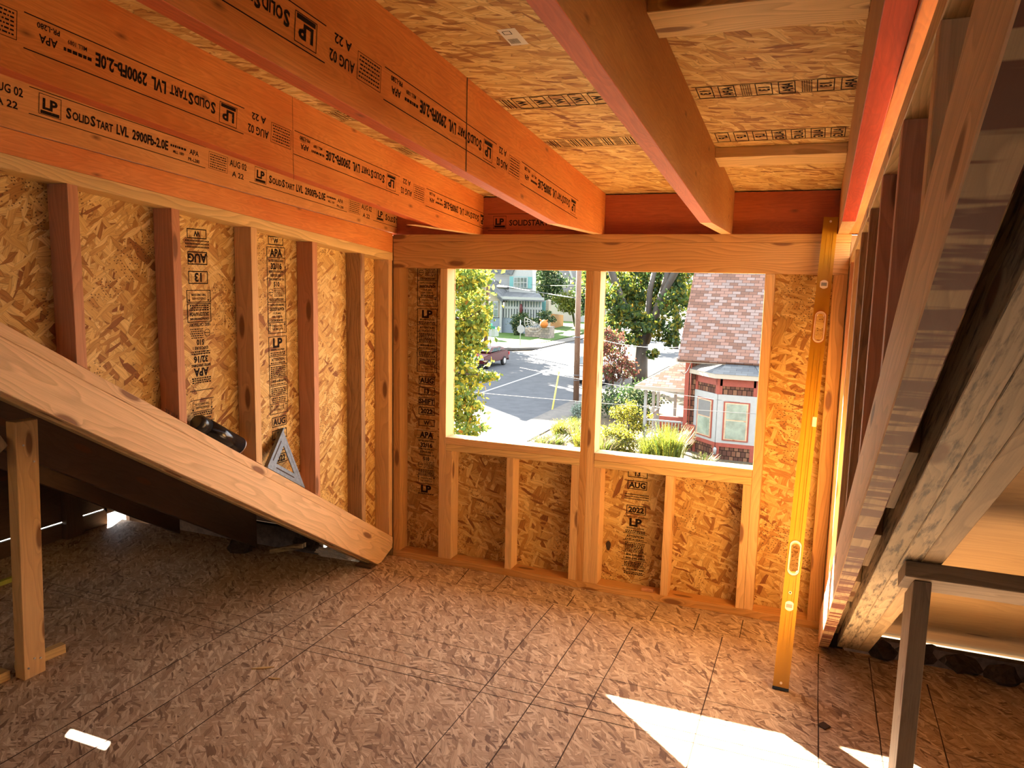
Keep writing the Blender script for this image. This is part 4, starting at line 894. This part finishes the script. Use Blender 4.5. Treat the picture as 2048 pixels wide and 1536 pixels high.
# poles, wires, signs
pl = []
for (bx, by, pxt, r_, lab) in [(971, 696, 977, .19, 'brown wooden utility pole in front of the blue grey house'), (1152, 806, 1158, .155, 'brown wooden utility pole by the near pavement')]:
    g = gnd(bx, by); t = at(pxt, 540, g.y); t = g + (t - g) * 1.45
    o = empty('utility_pole', g, lab, 'utility pole', 'utility poles'); finish('shaft', tube([g, t], [r_, r_ * .8], 12), M['pole'], o, along=UZ); pl.append((g, t, o))
    if by > 800:
        for py in (751, 761, 675): c = at(1153 + (751 - py) * .03, py, g.y); finish('band', tube([c, c + Vector((0, 0, .05))], r_ * 1.06, 12), M['wire_l'], o)
def wire(a, b, sag, r_, mat, lab):
    pts = [a.lerp(b, i / 16) - Vector((0, 0, sag * 4 * (i / 16) * (1 - i / 16))) for i in range(17)]
    return finish('overhead_wire', tube(pts, r_, 5), M[mat], label=lab, cat='wire', group='overhead wires')
wire(at(900, 780, 30), at(1545, 830, 24.0), .05, .007, 'wire_l', 'lowest thin wire crossing both window openings to the red house')
wire(at(1040, 735, 34), at(1480, 805, 26), .1, .006, 'wire', 'thin dark wire falling towards the bay window')
wire(at(940, 556, 60), at(1156, 597, 38), .1, .028, 'wire', 'thick black cable running to the right utility pole')
wire(at(1205, 680, 35), at(1370, 694, 30), .15, .010, 'wire_l', 'thin pale wire in front of the big tree trunk')
wire(at(1060, 569, 85), at(1160, 570, 80), .1, .016, 'wire', 'faint thin wire behind the dark green tree')
c0 = at(994, 573, 51); c1 = at(1018, 576, 49.5); finish('splice_case', tube([c0, c0.lerp(c1, .1), c0.lerp(c1, .9), c1], [.04, .12, .12, .04], 8), M['wire'], label='black cable splice case hanging from the thick cable', cat='cable fitting')
sg = gnd(1040, 693); so_ = empty('stop_sign', sg, 'stop sign seen from its bare grey back on the corner lawn', 'sign')
finish('pole', tube([sg, sg + Vector((0, 0, 2.5))], .04, 8), M['sign_back'], so_); c = at(1042, 658, sg.y); R8 = .40
finish('plate', prism([(c.x + R8 * math.cos(math.pi / 8 + i * math.pi / 4), sg.y - .06, c.z + R8 * math.sin(math.pi / 8 + i * math.pi / 4)) for i in range(8)], (0, .02, 0)), M['sign_back'], so_)
sg = gnd(980, 695); so_ = empty('street_name_sign', sg, 'green street name sign on a thin pole by the left utility pole', 'sign')
finish('pole', tube([sg, at(982, 656, sg.y)], .04, 8), M['sign_back'], so_); c = at(982, 655, sg.y); finish('blade', box(c.x - .42, c.x + .42, sg.y - .03, sg.y + .0, c.z - .12, c.z + .12), M['sign_green'], so_); finish('blade', box(c.x - .03, c.x + .0, sg.y - .40, sg.y + .35, c.z + .13, c.z + .36), M['sign_green'], so_)
g = gnd(1104, 823); t = at(1118, 744, g.y + 2.5); finish('guy_wire_guard', tube([g, t], .045, 8), M['yellow_guard'], label='slanting yellow guy wire guard at the kerb', cat='guard')

# --- cars (length along +y), profile in (y, z)
def car(cx, y0, L, Wd, H, paint_m, lab, kind, flip=False):
    o = empty(kind, (cx, y0 + L / 2, GZ), lab, 'car', None); s = -1 if flip else 1
    def Yq(t): return y0 + (L * t if not flip else L * (1 - t))
    hw_ = Wd / 2
    if kind == 'sedan':
        body = [(0, .30), (0, .55), (.03, .68), (.28, .80), (.86, .86), (.985, .80), (1, .55), (.99, .30)]
        cab = [(.26, .79), (.42, 1.0), (.70, 1.0), (.88, .85)]; gl = [(.30, .80), (.43, .955), (.69, .955), (.84, .84)]
    elif kind == 'suv':
        body = [(0, .28), (0, .58), (.04, .66), (.30, .70), (.98, .72), (1, .60), (1, .30)]
        cab = [(.28, .68), (.40, .99), (.94, 1.0), (.99, .70)]; gl = [(.33, .70), (.42, .94), (.93, .94), (.96, .70)]
    else:
        body = [(0, .28), (0, .56), (.03, .66), (.30, .70), (1, .70), (1, .32)]
        cab = [(.24, .68), (.33, .99), (.56, 1.0), (.60, .70)]; gl = [(.29, .70), (.345, .95), (.55, .95), (.57, .70)]
    bm = prism([(cx - hw_, Yq(t), GZ + H * z * .92) for t, z in body], (Wd, 0, 0)); bmesh.ops.bevel(bm, geom=bm.edges[:], offset=.07, segments=2, affect='EDGES', clamp_overlap=True)
    ti = hw_ * .80
    lo = cab[0][1]; a = []; 
    vsL = [(cx - (hw_ * .95 if z < .9 else ti), Yq(t), GZ + H * z) for t, z in cab]; vsR = [(2 * cx - x, y, z) for x, y, z in vsL]
    va = [bm.verts.new(p) for p in vsL]; vb = [bm.verts.new(p) for p in vsR]; fs = [bm.faces.new(va), bm.faces.new(vb[::-1])]
    for i in range(4): j = (i + 1) % 4; fs.append(bm.faces.new([va[i], vb[i], vb[j], va[j]][::-1]))
    bmesh.ops.recalc_face_normals(bm, faces=fs)
    bd = finish('body', bm, M[paint_m], o, along=UY)
    def side_x(z, sg): 
        f = (z - cab[0][1]) / (1 - cab[0][1]); return cx + sg * (hw_ * .95 + (ti - hw_ * .95) * f + .012)
    for sg in (-1, 1):
        n_ = len(gl); mid = (gl[1][0] + gl[2][0]) / 2
        for A in ([gl[0], gl[1], (mid - .01, gl[1][1]), (mid - .01, gl[0][1])], [(mid + .01, gl[0][1]), (mid + .01, gl[2][1]), gl[2], gl[3]]):
            bm = bmesh.new(); prism([(side_x(z, sg), Yq(t), GZ + H * z) for t, z in A], (sg * .01, 0, 0), bm=bm); finish('side_window', bm, M['glass'], o)
    for (t0, z0), (t1, z1), nm in ((cab[0], cab[1], 'windscreen'), (cab[3], cab[2], 'rear_window')):
        f0, f1 = .12, .90; ya, yb_ = Yq(t0 + (t1 - t0) * f0), Yq(t0 + (t1 - t0) * f1); za, zb_ = GZ + H * (z0 + (z1 - z0) * f0), GZ + H * (z0 + (z1 - z0) * f1)
        dy = (Yq(t0) - Yq(.55)); dy = math.copysign(.025, dy); bm = prism([(cx - hw_ * .84, ya + dy, za + .01), (cx + hw_ * .84, ya + dy, za + .01), (cx + ti * .9, yb_ + dy, zb_ + .01), (cx - ti * .9, yb_ + dy, zb_ + .01)], (0, dy * .4, .012)); finish(nm, bm, M['glass'], o)
    r_ = .33 if kind == 'sedan' else .38
    for t in (.17, .80):
        for sg in (-1, 1):
            x0 = cx + sg * (hw_ - .16); y_ = Yq(t); w_ = finish('wheel', tube([(x0, y_, GZ + r_), (x0 + sg * .20, y_, GZ + r_)], r_, 20), M['tyre'], o); finish('rim', tube([(x0 + sg * .20, y_, GZ + r_), (x0 + sg * .215, y_, GZ + r_)], r_ * .62, 16), M['hub'], w_)
    for sg in (-1, 1):
        yr = Yq(1.0); finish('tail_lamp', box(cx + sg * hw_ * .93 - .09, cx + sg * hw_ * .93 + .09, yr - .04, yr + .04, GZ + H * .50, GZ + H * .66), M['lamp_red'], o)
        yf = Yq(0.0); finish('head_lamp', box(cx + sg * hw_ * .78 - .16, cx + sg * hw_ * .78 + .16, yf - .03, yf + .03, GZ + H * .46, GZ + H * .56), M['hub'], o)
    finish('bumper', box(cx - hw_ * .98, cx + hw_ * .98, Yq(1.0) - .06, Yq(1.0) + .06, GZ + .32, GZ + .52), M['hub' if kind != 'sedan' else paint_m], o)
    return o
car(-22.15, 48.3, 4.6, 1.78, 1.42, 'car_red', 'dark red sedan parked across the street', 'sedan')
car(-22.3, 41.9, 5.4, 1.95, 1.78, 'car_white', 'white pickup truck parked in front of the red sedan', 'pickup_truck')
car(-12.55, 44.4, 4.8, 1.9, 1.75, 'car_white', 'white wagon with red tail lamps partly behind the window studs', 'suv', flip=True)
car(-6.5, 70.0, 4.6, 1.8, 1.45, 'car_white', 'pale car far down the street beside the shingled roof', 'sedan')

# --- near maple at the left edge of the left opening
mt = [(Vector((-8.9, 13.6, GZ)), .20), (Vector((-8.7, 13.6, -1.5)), .15), (Vector((-8.3, 13.5, 1.0)), .09), (Vector((-8.2, 13.5, 2.6)), .04)]
def mb(px, py, Y, r): return blob(px, py, Y, r)
tree('maple_tree', mt, [mb(905, 560, 13.5, (.75, .7, .5)), mb(925, 555, 13.5, (.5, .5, .25)), mb(905, 640, 13.4, (.5, .6, .45)), mb(930, 640, 13.6, (.25, .4, .4)), mb(930, 690, 13.5, (.28, .4, .22)), mb(955, 690, 13.5, (.14, .3, .12)), mb(900, 690, 13.4, (.5, .6, .45)), mb(965, 622, 13.5, (.13, .3, .32)), mb(957, 655, 13.5, (.2, .3, .28)),
      mb(922, 660, 13.5, (.42, .5, .28)), mb(892, 740, 13.3, (.45, .6, .45)), mb(955, 755, 13.5, (.35, .3, .15)), mb(985, 752, 13.5, (.22, .2, .09)), mb(905, 800, 13.3, (.5, .6, .5)), mb(935, 820, 13.4, (.3, .4, .25)), mb(900, 850, 13.3, (.6, .6, .3)), mb(945, 858, 13.4, (.28, .4, .15)), mb(870, 700, 13.5, (1.0, 1, 2.2)), mb(840, 600, 14, (1.3, 1.2, 1.4))],
     11000, .06, 'leaf_maple', 'yellow green maple leaning in at the left edge of the left opening', seed=11,
     branches=[[(mt[1][0], .08), (at(905, 745, 13.4), .03), (at(985, 752, 13.5), .01)], [(mt[2][0], .06), (at(930, 640, 13.5), .02), (at(968, 615, 13.5), .008)], [(mt[1][0], .06), (at(930, 830, 13.4), .015), (at(955, 860, 13.4), .006)]])
# --- big forked tree in the right opening
Yt = 46.0
def tp(px, py, r, Y=Yt): return (at(px, py, Y), r)
bt = [(at(1280, 770, Yt).xyz * 1.0, .48)]; bt[0] = (Vector((at(1280, 760, Yt).x, Yt, GZ)), .50); bt += [tp(1281, 735, .44), tp(1283, 700, .40), tp(1284, 668, .42)]
tree('big_street_tree', bt, [blob(1218, 590, 45, (.7, 1.2, 1.2)), blob(1245, 622, 45, (.8, 1.0, .6)), blob(1215, 560, 49.5, (1.6, 1.5, 1.6)), blob(1235, 650, 45.2, (1.0, 1.2, .8)), blob(1275, 640, 44.8, (1.0, .8, .6)), blob(1290, 655, 44.6, (.7, .6, .4)), blob(1262, 680, 44.8, (.7, .8, .5)), blob(1290, 590, 49.5, (2.0, 1, 1.5)), blob(1335, 580, 49, (1.5, 1, 1.6)), blob(1280, 615, 48.5, (1.2, .8, .8)), blob(1350, 610, 46, (.9, 1, 1.2)), blob(1335, 655, 45.5, (.9, 1, .8)), blob(1345, 680, 45.5, (.7, .8, .5)), blob(1305, 708, 45.2, (.4, .5, .3)),
      blob(1352, 560, 47, (.7, .8, .8)), blob(1270, 555, 50, (2.2, 1, 1.2)), blob(1215, 690, 45.3, (.7, .8, .7)), blob(1290, 470, 49, (4.5, 3.0, 2.2))],
     11500, .16, 'leaf_big', 'big forked tree with furrowed bark seen through the right opening', seed=12,
     branches=[[tp(1282, 680, .30), tp(1262, 640, .26), tp(1243, 600, .24), tp(1222, 540, .22), tp(1205, 500, .15)], [tp(1288, 680, .26), tp(1296, 630, .2), tp(1300, 580, .17), tp(1312, 530, .14)], [tp(1290, 685, .30), tp(1310, 635, .26), tp(1324, 590, .24), tp(1352, 540, .24), tp(1370, 510, .2)], [tp(1322, 595, .2), tp(1332, 560, .2), tp(1340, 520, .15)]])
o = tree('red_leaved_tree', [(Vector((at(1222, 770, 37).x, 37, GZ)), .05), (at(1228, 740, 37), .04), (at(1230, 700, 37), .02)], [blob(1222, 705, 37, (.8, .8, 1.0)), blob(1250, 740, 37, (.7, .8, .6)), blob(1225, 745, 37, (.6, .7, .5)), blob(1208, 680, 37, (.6, .7, .7))], 3600, .075, 'leaf_red', 'small red and brown leaved tree left of the big trunk', seed=13, branches=[[(Vector((at(1232, 770, 37).x, 37, GZ)), .04), (at(1250, 745, 37), .02)]])
tree('leafy_tree', [(Vector((-12.5, 74, GZ)), .3), (Vector((-12.5, 74, GZ + 5)), .2)], [blob(1235, 560, 74, (3.2, 2, 2.6)), blob(1320, 555, 76, (3.6, 2, 2.8)), blob(1375, 565, 75, (2.2, 2, 2.4)), blob(1290, 600, 76, (2.0, 1.5, 1.2))], 5200, .26, 'leaf_maple', 'yellow tree crown glowing behind the big forked tree', group='street trees', seed=61)
# garden shrubs
shrub('golden_shrub', 1255, 848, 29.5, .85, .8, .75, 3400, .055, 'leaf_gold', 'rounded golden yellow shrub left of the porch post', group='garden shrubs', seed=21)
shrub('golden_shrub', 1225, 885, 27.5, .95, .8, .6, 2600, .055, 'leaf_gold', 'sprawling yellow green shrub at the left of the right sill', group='garden shrubs', seed=22)
shrub('dark_shrub', 1275, 800, 33, 1.1, .8, .8, 2200, .07, 'leaf_dark', 'dark green shrub behind the porch post', group='garden shrubs', seed=23)
shrub('dark_shrub', 1225, 800, 34, .9, .8, .8, 1500, .07, 'leaf_dark', 'low dark shrub beneath the red leaved tree', group='garden shrubs', seed=28)
shrub('grey_shrub', 1165, 822, 33.5, .5, .5, .55, 1200, .06, 'leaf_grey', 'grey green shrub at the foot of the right utility pole', group='garden shrubs', seed=24)
def blades(nm, px, py, Y, r, h, n, mat, lab, seed, cat='ornamental grass', lean=.6, w=.015):
    c = gnd(px, py) if Y is None else Vector((at(px, py, Y).x, Y, GZ + .08)); rnd = random.Random(seed); bm = bmesh.new(); ul = bm.loops.layers.uv.new('UVMap')
    for _ in range(n):
        a = rnd.uniform(0, 6.28); q = rnd.uniform(0, r * .5); p = Vector((c.x + q * math.cos(a), c.y + q * math.sin(a), c.z)); hh = h * rnd.uniform(.6, 1.1); ld = Vector((math.cos(a), math.sin(a), 0)) * r * rnd.uniform(.2, 1) * lean
        s_ = Vector((-math.sin(a), math.cos(a), 0)) * w; u = rnd.random(); pts = [p, p + ld * .35 + Vector((0, 0, hh * .6)), p + ld + Vector((0, 0, hh))]
        vs = [bm.verts.new(pts[0] - s_), bm.verts.new(pts[0] + s_), bm.verts.new(pts[1] - s_), bm.verts.new(pts[1] + s_), bm.verts.new(pts[2])]
        for f in (bm.faces.new([vs[0], vs[1], vs[3], vs[2]]), bm.faces.new([vs[2], vs[3], vs[4]])):
            for lp in f.loops: lp[ul].uv = (u, .5)
        for _k in range(4):
            t = rnd.uniform(.3, 1); e = pts[1].lerp(pts[2], t); d_ = Vector((rnd.uniform(-1, 1), rnd.uniform(-1, 1), rnd.uniform(-.1, .7))) * .09
            vs = [bm.verts.new(e - s_ * .6), bm.verts.new(e + s_ * .6), bm.verts.new(e + d_)]; f = bm.faces.new(vs)
            for lp in f.loops: lp[ul].uv = (u, .5)
    return finish(nm, bm, M[mat], label=lab, cat=cat, group='feathery garden plants')
blades('feathery_plant', 1335, 925, 26.2, 1.1, 1.25, 420, 'leaf_lime', 'feathery lime green plant in front of the porch railing', 31)
blades('feathery_plant', 1300, 925, 26.6, .8, .8, 260, 'leaf_lime', 'lower lime green feathery plant left of the taller one', 32)
blades('feathery_plant', 1405, 930, 25.9, .6, .45, 200, 'leaf_grass', 'sparse yellow plant by the foot of the bay', 33)
for i, (px, py, r_, h_, mt_) in enumerate([(1085, 890, .7, .5, 'leaf_grass'), (1120, 866, .7, .7, 'leaf_gold'), (1150, 872, .8, .7, 'leaf_grass'), (1112, 885, .8, .5, 'leaf_grass'), (1150, 845, .8, .4, 'leaf_lime'), (1165, 890, .8, .7, 'leaf_gold'), (1205, 900, .9, .7, 'leaf_grass')]):
    g = gnd(px, py + 10); blades('garden_plant', px, py + 10, None, r_, h_, 240, mt_, ['low green tuft beside the near pavement', 'bright yellow tuft at the edge of the pavement', 'yellow and pink grassy tuft left of the window studs', 'pinkish dry grassy tuft above the left sill', 'green patch of grass below the grey shrub', 'golden tuft against the middle studs', 'grassy tuft at the lower left of the right opening'][i], 40 + i, 'garden plant')

# --- red shingled neighbour house with bay window and porch
h2 = empty('house', (1.0, 30, GZ), 'brown shingled house with a bay window and pinkish roof', 'house')
YW = 28.6
def X2(px, py=800, Y=YW): return at(px, py, Y).x
def Z2(py, px=1400, Y=YW): return at(px, py, Y).z
xw0, xw1 = X2(1369, 800), X2(1400, 800) + 7
zE = Z2(722, 1385)
finish('wall', box(xw0, xw1, YW, YW + 8, GZ, zE), M['shake'], h2, along=UX)
finish('corner_board', box(xw0 - .02, xw0 + .13, YW - .03, YW + .1, GZ, zE), M['redtrim'], h2)
finish('frieze_board', box(xw0 - .3, xw1, YW - .5, YW - .42, zE - .02, zE + .14), M['creamw'], h2, along=UX)
# steep roof rising away
e0, e1 = at(1355, 719, YW - .6), at(1540, 738, YW - .6); e1 = Vector((e1.x + 3, e1.y, e0.z)); e0 = Vector((e0.x, YW - .6, e0.z))
r0 = at(1386, 500, YW + 3.1); r0 = Vector((e0.x + .0, YW + 3.1, r0.z)); r1 = Vector((e1.x, YW + 3.1, r0.z))
n_ = (e1 - e0).cross(r0 - e0).normalized() * -.12
finish('roof', prism([e0, e1, r1, r0], n_ if n_.z < 0 else -n_), M['roof_red'], h2, along=UX)
finish('gable_wall', prism([(e0.x + .5, YW, zE), (e0.x + .5, YW + 3.0, r0.z - .4), (e0.x + .5, YW + 6, zE)], (.1, 0, 0)), M['shake'], h2, along=UY)
# bay: three facets
bx = [X2(1388, 800, YW) , X2(1436, 800, YW - .95), X2(1514, 800, YW - .95), X2(1514, 800, YW - .95) + .62]
bp = [(bx[0] + .05, YW), (bx[1], YW - .95), (bx[2], YW - .95), (bx[3] + .15, YW)]
def facet_pts(z0, z1, off=0.0):
    out = []
    for i in range(3): out.append((Vector((bp[i][0], bp[i][1] , 0)), Vector((bp[i + 1][0], bp[i + 1][1], 0))))
    return out
zTop, zF0, zWin1, zWin0 = Z2(757, 1460, YW - .95), Z2(790, 1460, YW - .95), Z2(793, 1460, YW - .95), Z2(887, 1460, YW - .95)
fs_ = facet_pts(0, 0)
bay = finish('bay', prism([(x, y, GZ) for x, y in bp], (0, 0, zTop - GZ)), M['shake'], h2, along=UX)
def fpanel(i, u0, u1, z0, z1, pr, mat, name, par):
    a, b = fs_[i]; d = (b - a); L = d.length; d.normalize(); n = Vector((d.y, -d.x, 0)); 
    if n.y > 0: n = -n
    p0 = a + d * (u0 * L) ; p1 = a + d * (u1 * L)
    bm = prism([p0 + Vector((0, 0, z0)), p1 + Vector((0, 0, z0)), p1 + Vector((0, 0, z1)), p0 + Vector((0, 0, z1))], n * pr); return finish(name, bm, M[mat], par, along=d)
for i in range(3):
    fpanel(i, 0, 1, zTop - .28, zTop, .03, 'redtrim', 'red_trim', bay)
    for u in (0, .9): fpanel(i, u, u + .10, zF0, zTop, .03, 'redtrim', 'red_trim', bay); fpanel(i, u, u + .10, GZ, zWin0, .03, 'redtrim', 'red_trim', bay)
    fpanel(i, 0, 1, zWin0 - .14, zWin0, .035, 'redtrim', 'red_trim', bay)
    fpanel(i, 0, 1, zWin0, zF0, .04, 'white', 'white_surround', bay)
    w_ = fpanel(i, .16, .84, zWin0 + .10, zWin1 - .18, .065, 'redtrim', 'bay_window', bay)
    fpanel(i, .20, .80, zWin0 + .14, zWin1 - .22, .08, 'white' if False else 'greyed', 'sash', w_)
    zm = (zWin0 + zWin1) / 2
    fpanel(i, .24, .76, zm + .03, zWin1 - .26, .09, 'screen' if i == 0 else 'glass_green', 'pane', w_); fpanel(i, .24, .76, zWin0 + .18, zm - .02, .09, 'glass_green', 'pane', w_)
for q in (1, 2): finish('corner_post', box(bp[q][0] - .05, bp[q][0] + .05, bp[q][1] - .045, bp[q][1] + .05, zF0, zTop), M['redtrim'], bay)
ov = [(bp[0][0] - .28, bp[0][1] + .0), (bp[1][0] - .12, bp[1][1] - .28), (bp[2][0] + .12, bp[2][1] - .28), (bp[3][0] + .28, bp[3][1])]
finish('bay_fascia', prism([(x, y, zTop) for x, y in ov], (0, 0, .16)), M['creamw'], h2, along=UX)
apx = (bp[1][0] + bp[2][0]) / 2; bm = bmesh.new(); zr = zTop + .165; zz = zr + .50
for i in range(3):
    a, b = ov[i], ov[i + 1]; poly(bm, [(a[0], a[1] - .02, zr), (b[0], b[1] - .02, zr), (apx + .5 * (i - 1) + .3, YW + .0, zz), (apx + .5 * (i - 1) - .3, YW + .0, zz)])
bmesh.ops.recalc_face_normals(bm, faces=bm.faces[:]); finish('bay_roof', bm, M['roof_grey'], h2, along=UX)
# conduit, meter, bay lantern
xc_ = X2(1380, 800); bm = tube([(xc_, YW - .06, Z2(725, 1383)), (xc_ + .0, YW - .06, Z2(848, 1378))], .022, 8); finish('conduit', bm, M['redtrim'], h2)
a, b = at(1368, 848, YW - .1), at(1388, 889, YW - .1); mb_ = finish('meter_box', box(a.x, b.x, YW - .16, YW, b.z, a.z), M['redtrim'], h2)
c = at(1373.5, 864, YW - .17); finish('meter', tube([(c.x, YW - .16, c.z), (c.x, YW - .24, c.z)], .085, 16), M['white'], mb_)
c = at(1429, 902, YW - 1.1); o = empty('wall_lantern', c, 'small white wall lantern at the corner of the bay', 'lantern'); finish('shade', tube([c + Vector((0, .05, -.13)), c + Vector((0, .05, .08)), c + Vector((0, .05, .13))], [.05, .065, .03], 10), M['white'], o); finish('bracket', box(c.x - .02, c.x + .02, c.y + .04, c.y + .2, c.z + .10, c.z + .16), M['black'], o)
# service drop loop
wire(at(1383, 722, YW - .2), at(1362, 742, YW - .6), .25, .012, 'wire_l', 'drooping service wires under the eave of the shingled house')
# porch
pY0, pY1 = YW + .9, YW + 3.6
px0 = at(1289, 850, pY0).x; px1 = xw0
zPf, zPc = at(1289, 880, pY0).z, at(1289, 776, pY0).z
ph = finish('porch', box(px0 - .15, px1, pY0 - .1, pY1, GZ, zPf), M['creamw'], h2, along=UX)
finish('porch_floor', box(px0 - .2, px1, pY0 - .15, pY1, zPf, zPf + .06), M['greyed'], ph, along=UX)
for (x, y) in [(px0, pY0), (px0, pY0 + 1.6), (px0, pY1 - .1), (at(1349, 850, pY1).x, pY1 - .1)]:
    finish('porch_post', box(x - .055, x + .055, y - .055, y + .055, zPf, zPc), M['white'], ph)
finish('porch_beam', box(px0 - .1, px1, pY0 - .1, pY1, zPc, zPc + .12), M['creamw'], ph, along=UX)
zR = zPf + .80
for y, xa_, xb_ in [(pY0, px0, px1)]:
    finish('railing', box(xa_, xb_, y - .03, y + .03, zR, zR + .06), M['white'], ph, along=UX)
    n = 13
    for i in range(n): x = xa_ + (xb_ - xa_) * (i + .5) / n; finish('baluster', box(x - .018, x + .018, y - .018, y + .018, zPf + .1, zR), M['white'], ph)
finish('railing', box(px0 - .03, px0 + .03, pY0, pY1, zR, zR + .06), M['white'], ph, along=UY)
for i in range(14): y = pY0 + (pY1 - pY0) * (i + .5) / 14; finish('baluster', box(px0 - .018, px0 + .018, y - .018, y + .018, zPf + .1, zR), M['white'], ph)
o = finish('red_bench', box(px0 + .5, px1 - .15, pY0 + .35, pY0 + .55, zPf + .35, zR + .16), M['redtrim'], along=UX, label='red bench back behind the porch railing', cat='bench')
xa_, xb_ = px0 - .35, px1; ya_ = pY0 - .45; zz0 = zPc + .13; zz1 = zz0 + 1.05
bm = bmesh.new(); A = (xa_, ya_, zz0); B = (xb_, ya_, zz0); C = (xb_, pY0 + 1.3, zz1); Dq = (xb_ - .25, pY0 + 1.3, zz1); E_ = (xa_, pY1 + .4, zz0); F_ = (xb_, pY1 + .4, zz0)
poly(bm, [A, B, C, Dq]); poly(bm, [A, Dq, E_]); poly(bm, [E_, Dq, C, F_]); poly(bm, [A, E_, F_, B]); bmesh.ops.recalc_face_normals(bm, faces=bm.faces[:])
finish('porch_roof', bm, M['roof_red'], ph, along=UX)
finish('porch_fascia', box(xa_, xb_, ya_ - .02, ya_ + .03, zz0 - .14, zz0 + .01), M['creamw'], ph, along=UX); finish('porch_fascia', box(xa_ - .02, xa_ + .03, ya_, pY1 + .4, zz0 - .14, zz0 + .01), M['creamw'], ph, along=UY)

# --- things out of the picture to the left that shade the street
ho = empty('house', (-31, 45, GZ), 'pale three storey house with a flat roof on the left side of the street', 'house')
finish('wall', box(-31, -25.6, 48.7, 53, GZ, 8.0), M['sid_light'], ho, along=UX); finish('roof', prism([(-31.1, 48.6, 8.0), (-25.5, 48.6, 8.0), (-25.5, 48.6, 8.3), (-31.1, 48.6, 8.3)], (0, 4.5, 0)), M['roof_grey'], ho, along=UY)
for (x, y, r_, sd_) in [(-28.8, 57.2, 3.0, 51), (-33.5, 62.5, 3.4, 52), (-37, 70, 3.5, 53)]:
    tree('leafy_tree', [(Vector((x, y, GZ)), .3), (Vector((x, y, GZ + 5)), .2)], [((x, y, GZ + 7.5), (r_, r_, 3.2))], 2600, .3, 'leaf_maple', {51: 'street tree beside the pale house on the left', 52: 'street tree at the left corner of the crossing', 53: 'tree left of the blue grey house'}[sd_], group='street trees', seed=sd_)
